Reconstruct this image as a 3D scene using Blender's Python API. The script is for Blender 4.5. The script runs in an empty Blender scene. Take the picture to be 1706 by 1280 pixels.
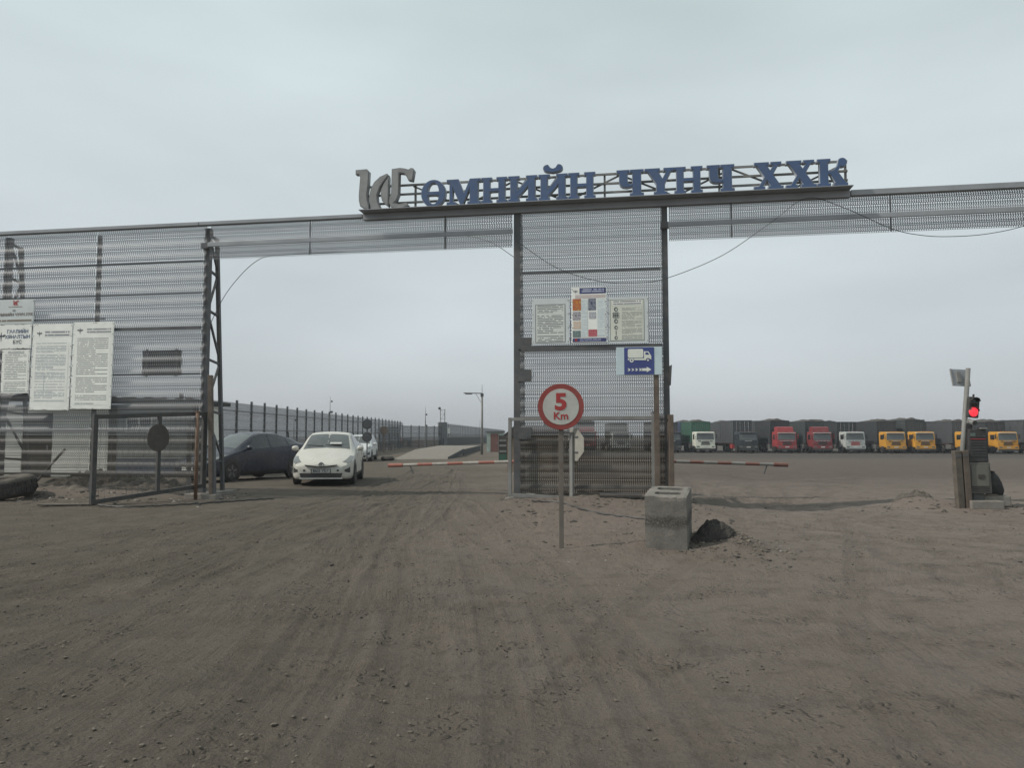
import bpy, bmesh, math, random
import numpy as np
from mathutils import Vector, Matrix
R = math.radians
random.seed(7)
SC = bpy.context.scene
COL = SC.collection

# ------------------------------------------------------------------ camera
cam_data = bpy.data.cameras.new('camera'); cam = bpy.data.objects.new('camera', cam_data); COL.objects.link(cam)
cam_data.sensor_width = 36.0; cam_data.lens = 36.0 * 1280 / 1706
cam_data.clip_start = 0.05; cam_data.clip_end = 6000
cam.location = (0, 0, 1.5); cam.rotation_euler = (R(90) + math.atan(86 / 1280), 0, 0)
SC.camera = cam

# ------------------------------------------------------------------ sky and sun
SUN_EL, SUN_DIR = 45.0, (-1.0, -0.22)            # direction towards the sun, on the ground plane
world = bpy.data.worlds.new('World'); SC.world = world; world.use_nodes = True
wn, wl = world.node_tree.nodes, world.node_tree.links
wn.clear()
wout = wn.new('ShaderNodeOutputWorld'); wbg = wn.new('ShaderNodeBackground')
wsky = wn.new('ShaderNodeTexSky'); wsky.sky_type = 'NISHITA'; wsky.sun_disc = False
wsky.sun_elevation = R(SUN_EL); wsky.sun_rotation = math.atan2(SUN_DIR[0], SUN_DIR[1])
wsky.air_density = 1.0; wsky.dust_density = 6.0; wsky.ozone_density = 1.0; wsky.altitude = 1200
wtc = wn.new('ShaderNodeTexCoord'); wsep = wn.new('ShaderNodeSeparateXYZ'); wl.new(wtc.outputs['Generated'], wsep.inputs[0])
wramp = wn.new('ShaderNodeValToRGB'); wl.new(wsep.outputs['Z'], wramp.inputs[0])
cr = wramp.color_ramp
cr.elements[0].position = 0.0; cr.elements[0].color = (4.7, 4.95, 5.25, 1)
cr.elements[1].position = 1.0; cr.elements[1].color = (5.5, 6.4, 6.4, 1)
e = cr.elements.new(0.22); e.color = (7.15, 7.85, 8.0, 1)
e = cr.elements.new(0.5); e.color = (6.4, 7.35, 7.4, 1)
wmap = wn.new('ShaderNodeMapping'); wmap.inputs['Scale'].default_value = (1.0, 0.6, 3.0); wl.new(wtc.outputs['Generated'], wmap.inputs[0])
wnoise = wn.new('ShaderNodeTexNoise'); wnoise.inputs['Scale'].default_value = 1.6; wnoise.inputs['Detail'].default_value = 5; wnoise.inputs['Roughness'].default_value = 0.45
wl.new(wmap.outputs[0], wnoise.inputs['Vector'])
wmr = wn.new('ShaderNodeMapRange'); wmr.inputs['From Min'].default_value = 0.3; wmr.inputs['From Max'].default_value = 0.7
wmr.inputs['To Min'].default_value = 0.80; wmr.inputs['To Max'].default_value = 1.10; wl.new(wnoise.outputs['Fac'], wmr.inputs[0])
wmul = wn.new('ShaderNodeVectorMath'); wmul.operation = 'SCALE'; wl.new(wramp.outputs[0], wmul.inputs[0]); wl.new(wmr.outputs[0], wmul.inputs['Scale'])
wmix = wn.new('ShaderNodeMix'); wmix.data_type = 'RGBA'; wmix.inputs[0].default_value = 0.86
wl.new(wsky.outputs[0], wmix.inputs[6]); wl.new(wmul.outputs[0], wmix.inputs[7])
wl.new(wmix.outputs[2], wbg.inputs[0]); wbg.inputs[1].default_value = 0.105
wl.new(wbg.outputs[0], wout.inputs[0])
sun_data = bpy.data.lights.new('sun', 'SUN'); sun = bpy.data.objects.new('sun', sun_data); COL.objects.link(sun)
sun_data.energy = 3.0; sun_data.angle = R(1.5); sun_data.color = (1.0, 0.95, 0.87)
_d = Vector((SUN_DIR[0], SUN_DIR[1], 0)).normalized() * math.cos(R(SUN_EL)); _d.z = math.sin(R(SUN_EL))
sun.rotation_euler = _d.to_track_quat('Z', 'Y').to_euler()

SC.view_settings.view_transform = 'Standard'; SC.view_settings.look = 'None'
SC.view_settings.exposure = 0.0; SC.view_settings.gamma = 1.0
SC.render.engine = 'CYCLES'
SC.cycles.use_denoising = True
SC.cycles.denoiser = 'OPENIMAGEDENOISE'; SC.cycles.denoising_input_passes = 'RGB_ALBEDO_NORMAL'; SC.cycles.denoising_prefilter = 'ACCURATE'
SC.cycles.max_bounces = 4; SC.cycles.diffuse_bounces = 2; SC.cycles.glossy_bounces = 2
SC.cycles.transparent_max_bounces = 24; SC.cycles.volume_bounces = 0
SC.cycles.sample_clamp_indirect = 4.0

# ------------------------------------------------------------------ material helpers
class NT:
    def __init__(s, mat): s.nt = mat.node_tree; s.n = s.nt.nodes; s.l = s.nt.links
    def new(s, t, **kw):
        n = s.n.new(t)
        for k, v in kw.items(): setattr(n, k, v)
        return n
    def put(s, sock, v):
        if isinstance(v, bpy.types.NodeSocket): s.l.new(v, sock)
        else: sock.default_value = v
    def m(s, op, a, b=None, c=None):
        n = s.new('ShaderNodeMath', operation=op); s.put(n.inputs[0], a)
        if b is not None: s.put(n.inputs[1], b)
        if c is not None: s.put(n.inputs[2], c)
        return n.outputs[0]
    def between(s, x, lo, hi): return s.m('MULTIPLY', s.m('GREATER_THAN', x, lo), s.m('LESS_THAN', x, hi))
    def mix(s, f, a, b):
        n = s.new('ShaderNodeMix', data_type='RGBA'); s.put(n.inputs[0], f); s.put(n.inputs[6], a); s.put(n.inputs[7], b); return n.outputs[2]
    def noise(s, vec, scale, detail=4, rough=0.55):
        n = s.new('ShaderNodeTexNoise'); n.inputs['Scale'].default_value = scale; n.inputs['Detail'].default_value = detail; n.inputs['Roughness'].default_value = rough
        if vec is not None: s.l.new(vec, n.inputs['Vector'])
        return n.outputs['Fac']
    def rng(s, v, a, b, c=0.0, d=1.0):
        n = s.new('ShaderNodeMapRange'); s.put(n.inputs[0], v)
        for i, x in enumerate((a, b, c, d)): n.inputs[i + 1].default_value = x
        return n.outputs[0]
    def xyz(s, x, y, z=0.0):
        n = s.new('ShaderNodeCombineXYZ'); s.put(n.inputs[0], x); s.put(n.inputs[1], y); s.put(n.inputs[2], z); return n.outputs[0]

DUST = (0.17, 0.145, 0.115, 1)
def rgba(c): return (c[0], c[1], c[2], 1)
def basemat(name):
    m = bpy.data.materials.new(name); m.use_nodes = True
    t = NT(m); return m, t, m.node_tree.nodes['Principled BSDF']
def pm(name, c, rough=0.6, metal=0.0, var=0.18, scale=3.0, dust=0.25, dustcol=DUST, bump=0.0, bscale=60.0, spec=0.4, rust=0.0):
    m, t, b = basemat(name)
    tc = t.new('ShaderNodeTexCoord'); oi = t.new('ShaderNodeObjectInfo')
    off = t.new('ShaderNodeVectorMath', operation='ADD'); t.l.new(tc.outputs['Object'], off.inputs[0])
    t.l.new(t.xyz(t.m('MULTIPLY', oi.outputs['Random'], 37.0), t.m('MULTIPLY', oi.outputs['Random'], 91.0)), off.inputs[1])
    v = off.outputs[0]
    n1 = t.noise(v, scale, 6, 0.6)
    lo = rgba([x * (1 - var) for x in c]); hi = rgba([min(1, x * (1 + var)) for x in c])
    col = t.mix(t.rng(n1, 0.3, 0.7), lo, hi)
    if rust:
        n3 = t.noise(v, scale * 4, 8, 0.7)
        col = t.mix(t.m('MULTIPLY', t.rng(n3, 0.52, 0.66), rust), col, (0.11, 0.055, 0.03, 1))
    if dust:
        n2 = t.noise(v, scale * 2.3 + 1.0, 7, 0.65)
        g = t.new('ShaderNodeNewGeometry'); sp = t.new('ShaderNodeSeparateXYZ'); t.l.new(g.outputs['Normal'], sp.inputs[0])
        up = t.rng(sp.outputs['Z'], 0.2, 0.9, 0.0, 0.55)
        f = t.m('MULTIPLY', t.m('ADD', t.rng(n2, 0.35, 0.75), up), dust)
        col = t.mix(t.m('MINIMUM', f, 0.92), col, dustcol)
    t.put(b.inputs['Base Color'], col)
    b.inputs['Metallic'].default_value = metal; b.inputs['Specular IOR Level'].default_value = spec
    t.put(b.inputs['Roughness'], t.rng(t.noise(v, scale * 3, 4), 0.3, 0.7, max(0.05, rough - 0.1), min(1, rough + 0.12)))
    if bump:
        bn = t.new('ShaderNodeBump'); bn.inputs['Strength'].default_value = bump; bn.inputs['Distance'].default_value = 0.01
        t.l.new(t.noise(v, bscale, 8, 0.7), bn.inputs['Height']); t.l.new(bn.outputs[0], b.inputs['Normal'])
    return m

# ------------------------------------------------------------------ mesh helpers
class MB:
    def __init__(s): s.v = []; s.f = []; s.uv = {}
    def add(s, vs, fs, M=None):
        o = len(s.v)
        for p in vs:
            p = Vector(p); s.v.append(tuple(M @ p) if M is not None else tuple(p))
        for f in fs: s.f.append(tuple(o + i for i in f))
        return s
    def box(s, c, d, M=None, rz=0.0, tap=1.0):
        x, y, z = d[0] / 2, d[1] / 2, d[2] / 2
        vs = [(-x, -y, -z), (x, -y, -z), (x, y, -z), (-x, y, -z), (-x * tap, -y * tap, z), (x * tap, -y * tap, z), (x * tap, y * tap, z), (-x * tap, y * tap, z)]
        fs = [(0, 3, 2, 1), (4, 5, 6, 7), (0, 1, 5, 4), (1, 2, 6, 5), (2, 3, 7, 6), (3, 0, 4, 7)]
        T = Matrix.Translation(Vector(c)) @ Matrix.Rotation(rz, 4, 'Z')
        return s.add(vs, fs, (M @ T) if M is not None else T)
    def bar(s, p, q, w, h=None, up=(0, 0, 1)):
        p, q = Vector(p), Vector(q); h = w if h is None else h
        d = (q - p); L = d.length; d.normalize(); u = Vector(up)
        if abs(d.dot(u)) > 0.97: u = Vector((0, 1, 0))
        a = d.cross(u).normalized(); b = a.cross(d).normalized()
        M = Matrix(((a.x, d.x, b.x, 0), (a.y, d.y, b.y, 0), (a.z, d.z, b.z, 0), (0, 0, 0, 1)))
        return s.box((0, 0, 0), (w, L, h), Matrix.Translation((p + q) / 2) @ M)
    def cyl(s, p, q, r0, r1=None, n=12, caps=True):
        p, q = Vector(p), Vector(q); r1 = r0 if r1 is None else r1
        d = (q - p).normalized(); u = Vector((0, 0, 1)) if abs(d.z) < 0.95 else Vector((1, 0, 0))
        a = d.cross(u).normalized(); b = d.cross(a).normalized()
        vs = []
        for c, r in ((p, r0), (q, r1)):
            for i in range(n):
                t = 2 * math.pi * i / n; vs.append(c + a * (r * math.cos(t)) + b * (r * math.sin(t)))
        fs = [(i, (i + 1) % n, n + (i + 1) % n, n + i) for i in range(n)]
        if caps: fs += [tuple(range(n))[::-1], tuple(range(n, 2 * n))]
        return s.add(vs, fs)
    def tube(s, pts, r, n=6):
        pts = [Vector(p) for p in pts]; o = len(s.v)
        for i, p in enumerate(pts):
            d = (pts[min(i + 1, len(pts) - 1)] - pts[max(i - 1, 0)]).normalized()
            u = Vector((0, 0, 1)) if abs(d.z) < 0.95 else Vector((1, 0, 0))
            a = d.cross(u).normalized(); b = d.cross(a).normalized()
            for k in range(n):
                t = 2 * math.pi * k / n; s.v.append(tuple(p + a * (r * math.cos(t)) + b * (r * math.sin(t))))
        for i in range(len(pts) - 1):
            for k in range(n):
                s.f.append((o + i * n + k, o + i * n + (k + 1) % n, o + (i + 1) * n + (k + 1) % n, o + (i + 1) * n + k))
        return s
    def lathe(s, prof, n=24, M=None):
        vs = []; fs = []; k = len(prof)
        for i in range(n):
            t = 2 * math.pi * i / n
            for r, z in prof: vs.append((r * math.cos(t), r * math.sin(t), z))
        for i in range(n):
            j = (i + 1) % n
            for a in range(k - 1): fs.append((i * k + a, j * k + a, j * k + a + 1, i * k + a + 1))
        return s.add(vs, fs, M)
    def prism(s, poly, y0, y1, M=None):
        n = len(poly); vs = [(x, y0, z) for x, z in poly] + [(x, y1, z) for x, z in poly]
        fs = [tuple(range(n)), tuple(range(n, 2 * n))[::-1]] + [(i, n + i, n + (i + 1) % n, (i + 1) % n) for i in range(n)]
        return s.add(vs, fs, M)
    def grid(s, P):
        nu, nv = len(P), len(P[0]); vs = [p for r in P for p in r]
        return s.add(vs, [(i * nv + j, (i + 1) * nv + j, (i + 1) * nv + j + 1, i * nv + j + 1) for i in range(nu - 1) for j in range(nv - 1)])
    def rect(s, x0, z0, x1, z1, y):
        o = len(s.f); s.add([(x0, y, z0), (x1, y, z0), (x1, y, z1), (x0, y, z1)], [(0, 1, 2, 3)]); s.uv[o] = [(0, 0), (1, 0), (1, 1), (0, 1)]; return s
    def mesh(s, name, smooth=False, bevel=0.0, merge=False):
        me = bpy.data.meshes.new(name); me.from_pydata(s.v, [], s.f)
        if s.uv:
            ul = me.uv_layers.new(name='UVMap')
            for pl in me.polygons:
                if pl.index in s.uv:
                    for li, c in zip(pl.loop_indices, s.uv[pl.index]): ul.data[li].uv = c
        if bevel or merge or not s.uv:
            bm = bmesh.new(); bm.from_mesh(me)
            if merge: bmesh.ops.remove_doubles(bm, verts=bm.verts, dist=1e-4)
            if not s.uv: bmesh.ops.recalc_face_normals(bm, faces=bm.faces)
            if bevel:
                es = [e for e in bm.edges if len(e.link_faces) == 2 and e.calc_face_angle(0) > 0.6]
                bmesh.ops.bevel(bm, geom=es, offset=bevel, segments=2, affect='EDGES', profile=0.6, clamp_overlap=True)
            bm.to_mesh(me); bm.free()
        if smooth:
            for pl in me.polygons: pl.use_smooth = True
        return me
    def build(s, name, mat, parent=None, smooth=False, bevel=0.0, merge=False, loc=(0, 0, 0), rot=(0, 0, 0), label=None):
        return link(name, s.mesh(name, smooth, bevel, merge), mat, parent, loc, rot, label)

def link(name, me, mat, parent=None, loc=(0, 0, 0), rot=(0, 0, 0), label=None):
    if mat is not None and len(me.materials) == 0: me.materials.append(mat)
    o = bpy.data.objects.new(name, me); COL.objects.link(o); o.location = loc; o.rotation_euler = rot
    if parent is not None: o.parent = parent
    if label: o['label'] = label
    return o
def tag(o, label, cat, group=None, kind=None):
    o['label'] = label; o['category'] = cat
    if group: o['group'] = group
    if kind: o['kind'] = kind
    return o
def thing(name, label, cat, loc=(0, 0, 0), rz=0.0, group=None, rot=None):
    o = bpy.data.objects.new(name, None); COL.objects.link(o); o.empty_display_size = 0.2
    o.location = loc; o.rotation_euler = rot if rot else (0, 0, rz)
    return tag(o, label, cat, group)
def autosmooth(o, ang=35):
    me = o.data
    bm = bmesh.new(); bm.from_mesh(me)
    for e in bm.edges:
        if len(e.link_faces) == 2 and e.calc_face_angle(0) > R(ang): e.smooth = False
    bm.to_mesh(me); bm.free()
    for pl in me.polygons: pl.use_smooth = True
    return o
def text_mesh(body, size, align='CENTER', extrude=0.0, bold=0.0, shear=0.0, sx=1.0):
    c = bpy.data.curves.new('txt', 'FONT'); c.body = body; c.size = size; c.align_x = align; c.align_y = 'CENTER'
    c.extrude = extrude; c.offset = bold; c.shear = shear; c.resolution_u = 4
    o = bpy.data.objects.new('txt', c); COL.objects.link(o)
    dg = bpy.context.evaluated_depsgraph_get(); dg.update()
    me = bpy.data.meshes.new_from_object(o.evaluated_get(dg))
    bpy.data.objects.remove(o); bpy.data.curves.remove(c)
    me.materials.clear()
    me.transform(Matrix.Rotation(R(90), 4, 'X') @ Matrix.Diagonal((sx, 1, 1, 1)))
    return me
def curve_mesh(polys, extrude, offset=0.0, bevel=0.0):
    """closed outlines (x,z) -> one extruded mesh standing in the xz plane, thickness 2*extrude along y"""
    c = bpy.data.curves.new('crv', 'CURVE'); c.dimensions = '2D'; c.fill_mode = 'BOTH'; c.extrude = extrude; c.offset = offset
    c.bevel_depth = bevel; c.bevel_resolution = 1
    for P in polys:
        sp = c.splines.new('POLY'); sp.points.add(len(P) - 1); sp.use_cyclic_u = True
        for i, (x, z) in enumerate(P): sp.points[i].co = (x, z, 0, 1)
    o = bpy.data.objects.new('crv', c); COL.objects.link(o)
    dg = bpy.context.evaluated_depsgraph_get(); dg.update()
    me = bpy.data.meshes.new_from_object(o.evaluated_get(dg))
    bpy.data.objects.remove(o); bpy.data.curves.remove(c)
    me.materials.clear(); me.transform(Matrix.Rotation(R(90), 4, 'X'))
    return me
def ell(cx, cz, rx, rz, n=28, a0=0, a1=360):
    full = abs(a1 - a0) >= 360
    return [(cx + rx * math.cos(R(a0 + (a1 - a0) * i / (n if full else n - 1))), cz + rz * math.sin(R(a0 + (a1 - a0) * i / (n if full else n - 1)))) for i in range(n)]

# ------------------------------------------------------------------ ground shape
def sst(a, b, x):
    t = np.clip((x - a) / (b - a), 0, 1); return t * t * (3 - 2 * t)
_rs = np.random.RandomState(3); _lat = _rs.rand(256, 256)
def vnoise(x, y):
    xi = np.floor(x).astype(int); yi = np.floor(y).astype(int); fx = x - xi; fy = y - yi
    fx = fx * fx * (3 - 2 * fx); fy = fy * fy * (3 - 2 * fy)
    g = lambda a, b: _lat[a % 256, b % 256]
    return (g(xi, yi) * (1 - fx) + g(xi + 1, yi) * fx) * (1 - fy) + (g(xi, yi + 1) * (1 - fx) + g(xi + 1, yi + 1) * fx) * fy - 0.5
def fbm(x, y, o=4):
    s = 0; a = 1
    for i in range(o):
        s = s + a * vnoise(x + 17.3 * i, y - 9.1 * i); a *= 0.5; x = x * 2.03; y = y * 2.03
    return s
def bump(x, y, cx, cy, r, ry=None):
    ry = ry or r; return np.exp(-((x - cx) / r) ** 2 - ((y - cy) / ry) ** 2)
def base_z(x, y):
    x = np.asarray(x, float); y = np.asarray(y, float)
    z = -0.66 * sst(22, 85, y) * sst(-1, 14, x)
    z = z + 0.05 * fbm(x * 0.18, y * 0.18, 3) * sst(3, 12, y)
    z = z + 0.30 * bump(x, y, -10.6, 20.0, 1.9, 1.0) + 0.16 * bump(x, y, -8.9, 19.6, 1.0, 0.8) + 0.10 * bump(x, y, -12.6, 19.3, 1.4, 0.8)
    z = z + 0.16 * bump(x, y, 1.8, 16.7, 2.6, 1.2) + 0.06 * bump(x, y, 2.3, 11.6, 1.5, 1.6) + 0.24 * bump(x, y, 2.78, 10.25, 0.44, 0.5) + 0.05 * bump(x, y, 1.9, 10.6, 1.6, 0.9)
    z = z + 0.12 * bump(x, y, 9.5, 16.1, 1.2, 0.7) + 0.16 * bump(x, y, 8.6, 16.6, 0.55, 0.45)
    z = z + 0.08 * bump(x, y, -7.0, 24.0, 4.5, 3.2) + 0.04 * bump(x, y, -5.5, 20.6, 4.0, 0.5) - 0.27 * bump(x, y, 6.2, 18.0, 2.1, 1.9)
    return z
# tyre tracks: centre lines, half width, depth, tread pitch
TRK = []
def spline(P, n=60):
    P = [P[0]] + list(P) + [P[-1]]; out = []
    for i in range(1, len(P) - 2):
        a, b, c, d = [np.array(q, float) for q in P[i - 1:i + 3]]
        for k in range(n):
            t = k / n; out.append(0.5 * (2 * b + (c - a) * t + (2 * a - 5 * b + 4 * c - d) * t * t + (3 * b - a - 3 * c + d) * t ** 3))
    out.append(np.array(P[-2], float)); return np.array(out)
def track(P, w=0.12, dep=0.014, pitch=0.0, gauge=0.0):
    S = spline(P, 24)
    T = np.gradient(S, axis=0); T /= np.linalg.norm(T, axis=1)[:, None] + 1e-9; N = np.stack([-T[:, 1], T[:, 0]], 1)
    for o in ((0,) if not gauge else (-gauge / 2, gauge / 2)): TRK.append((S + N * o, w, dep, pitch))
rt = random.Random(11)
for k in range(11):       # fan from the lower left towards the left opening
    a = rt.uniform(-9.5, -3.5); track([(a - 4, 3.5 + rt.uniform(0, 3)), (a * 0.75 - 0.6, 7.5 + rt.uniform(-1, 1.5)), (-4.2 + rt.uniform(-.9, .9), 13), (-3.6 + rt.uniform(-.9, 1.2), 19), (-3.2 + rt.uniform(-1, 1), 30)], 0.10, 0.007, rt.choice([0, .07, 0.09]), 1.5)
for k in range(8):       # straight up the middle into the left opening
    a = rt.uniform(-2.4, 0.2); track([(a, 2.0), (a - 0.1, 5), (a - 0.5, 9), (-1.7 + rt.uniform(-.9, .5), 15), (-2.6 + rt.uniform(-.8, .6), 22), (-3.4, 34)], 0.12, 0.006, rt.choice([0, .10, .13, .14]), 1.7)
for k in range(6):       # sweeping into the right opening
    a = rt.uniform(2.5, 9.0); track([(a + 5.5, 3.0 + rt.uniform(0, 3)), (a + 2.2, 8.0 + rt.uniform(-.5, 1.0)), (6.2 + rt.uniform(-1, 1.5), 13), (6.0 + rt.uniform(-1.1, 1.1), 17), (7.2 + rt.uniform(-1, 2), 26), (10, 45)], 0.14, 0.007, rt.choice([0, .1, .12]), 1.85)
track([(-6, 4.2), (-2, 5.6), (2.5, 6.6), (8, 8.6), (14, 12.5)], 0.13, 0.005, 0.1, 1.7)
track([(0.6, 2), (1.5, 5.5), (3.2, 9.5), (5.2, 14.5), (6.4, 21)], 0.14, 0.005, 0.1, 1.8)
track([(-1.25, 2.5), (-1.45, 5.9), (-1.95, 8.6), (-2.2, 12), (-2.7, 19)], 0.24, 0.008, 0.15)
track([(-0.3, 2.5), (-0.75, 6), (-1.3, 8.3), (-1.8, 13), (-2.3, 20)], 0.24, 0.008, 0.15)
track([(-4.5, 2.5), (-3.6, 5.0), (-3.0, 9.0), (-3.1, 14), (-3.4, 21)], 0.2, 0.006, 0.14, 2.0)
def track_z(x, y):
    z = np.zeros_like(x); cov = np.zeros_like(x)
    for S, w, dep, pitch in TRK:
        lo = S.min(0) - 0.6; hi = S.max(0) + 0.6
        idx = np.where((x > lo[0]) & (x < hi[0]) & (y > lo[1]) & (y < hi[1]))[0]
        if not len(idx): continue
        px, py = x[idx], y[idx]; best = np.full(len(idx), 9.0); arc = np.zeros(len(idx)); L = 0
        sgn = np.zeros(len(idx))
        for i in range(len(S) - 1):
            a, b = S[i], S[i + 1]; d = b - a; l = math.hypot(*d)
            if l < 1e-6: continue
            near = (np.abs(px - (a[0] + b[0]) / 2) < l / 2 + 0.5) & (np.abs(py - (a[1] + b[1]) / 2) < l / 2 + 0.5)
            j = np.where(near)[0]
            if len(j):
                qx, qy = px[j] - a[0], py[j] - a[1]; t = np.clip((qx * d[0] + qy * d[1]) / (l * l), 0, 1)
                dist = np.hypot(qx - t * d[0], qy - t * d[1]); up = dist < best[j]; jj = j[up]
                best[jj] = dist[up]; arc[jj] = L + t[up] * l; sgn[jj] = np.sign(qx[up] * d[1] - qy[up] * d[0])
            L += l
        ins = 1 - sst(w * 0.75, w, best); rim = np.exp(-((best - w * 1.12) / (w * 0.28)) ** 2)
        wob = 0.65 + 0.9 * (vnoise(px * 0.8, py * 0.8) + 0.3)
        h = -dep * ins + dep * 0.75 * rim
        if pitch:
            c = np.sin((arc + sgn * best * 0.55) * 2 * math.pi / pitch)
            h = h + 0.75 * dep * np.clip(c * 2.2, -1, 1) * ins
        z[idx] += h * np.clip(wob, 0.12, 1.2); cov[idx] = np.maximum(cov[idx], ins * np.clip(wob, 0, 1))
    return z, cov
def gz(x, y): return float(base_z(np.array([x]), np.array([y]))[0])

def axis_pts(segs):
    out = [segs[0][0]]
    for a, b, s0, s1 in segs:
        n = max(2, int((b - a) / ((s0 + s1) / 2))); t = np.linspace(0, 1, n + 1)[1:]
        k = (s1 - s0) / (s1 + s0); tt = t * (1 - k) + k * t * t if True else t
        out += list(a + (b - a) * tt)
    return np.array(out)
def make_ground():
    ys = axis_pts([(-400, -20, 60, 20), (-20, 1, 4, .2), (1, 2.8, .12, .026), (2.8, 7, .024, .034), (7, 12, .035, .06), (12, 24, .06, .13), (24, 60, .15, .9), (60, 140, .9, 4), (140, 2500, 6, 300)])
    xh = axis_pts([(0, 4.2, .026, .03), (4.2, 8, .032, .07), (8, 16, .07, .16), (16, 40, .2, 1.5), (40, 150, 2, 14), (150, 2000, 20, 260)])
    xs = np.concatenate([-xh[:0:-1], xh])
    X, Y = np.meshgrid(xs, ys); x = X.ravel(); y = Y.ravel()
    z = base_z(x, y)
    fade = sst(0, 2, y) * (1 - sst(30, 60, y))
    tz, cov = track_z(x, y)
    rough = 0.012 * fbm(x * 1.3, y * 1.3, 3) + 0.011 * fbm(x * 5.5, y * 5.5, 3) + 0.013 * np.clip(fbm(x * 13, y * 13, 2), 0.12, 1)
    fl_ = np.zeros_like(x); flows = []
    for cx_, cy_, wt in ((-2.6, 27.0, 1 - sst(0.5, 4.0, x - (y - 12) * 0.1)), (7.0, 27.0, sst(0.5, 4.0, x - (y - 12) * 0.1))):
        q = np.arctan2(x - cx_, cy_ - y); r_ = np.hypot(x - cx_, cy_ - y)
        q = q + 0.05 * vnoise(x * .22 + 7, y * .22) + 0.22 * np.exp(-((y - 5) / 6.0) ** 2) * np.sin(x * .25)
        flows.append((np.stack([q * 13, r_, 0 * r_], 1), wt))
        fl_ = fl_ + wt * (vnoise(q * 46, r_ * .16) + .7 * vnoise(q * 105 + 3, r_ * .3) + .5 * vnoise(q * 230, r_ * .45 + 9)) * np.clip(vnoise(x * .35, y * .35 + 40) * 2.2 + .75, .1, 1.2)
    side = np.clip(bump(x, y, 1.2, 13.5, 2.2, 4.5) + bump(x, y, -10.5, 19.6, 3.5, 1.6) + bump(x, y, 9.4, 16.2, 1.6, 1.2), 0, 1)
    rough = rough * (1 + 1.2 * side) + 0.06 * side * np.clip(fbm(x * 3.3 + 5, y * 3.3, 3), 0, 1)
    z = z + fade * (tz * (1 - 0.8 * side) + rough * (1 - 0.45 * cov) + 0.005 * fl_ * (1 - .85 * side))
    nx, ny = len(xs), len(ys)
    me = bpy.data.meshes.new('ground')
    me.vertices.add(nx * ny); me.vertices.foreach_set('co', np.stack([x, y, z], 1).ravel())
    i, j = np.meshgrid(np.arange(nx - 1), np.arange(ny - 1)); a = (j * nx + i).ravel()
    q = np.stack([a, a + 1, a + nx + 1, a + nx], 1)
    me.loops.add(q.size); me.loops.foreach_set('vertex_index', q.ravel())
    me.polygons.add(len(q)); me.polygons.foreach_set('loop_start', np.arange(0, q.size, 4)); me.polygons.foreach_set('loop_total', np.full(len(q), 4))
    me.polygons.foreach_set('use_smooth', np.ones(len(q), bool))
    me.update(calc_edges=True)
    for nm_, (vec_, wt_) in zip(('flow_a', 'flow_b'), flows):
        av = me.attributes.new(nm_, 'FLOAT_VECTOR', 'POINT'); av.data.foreach_set('vector', vec_.astype(np.float32).ravel())
    aw = me.attributes.new('flow_mix', 'FLOAT', 'POINT'); aw.data.foreach_set('value', flows[1][1].astype(np.float32))
    as_ = me.attributes.new('apron', 'FLOAT', 'POINT'); as_.data.foreach_set('value', (side * fade).astype(np.float32))
    a2 = me.attributes.new('streak', 'FLOAT', 'POINT'); a2.data.foreach_set('value', (fl_ * fade).astype(np.float32))
    at = me.attributes.new('track', 'FLOAT', 'POINT'); at.data.foreach_set('value', (cov * fade).astype(np.float32))
    return me
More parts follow.
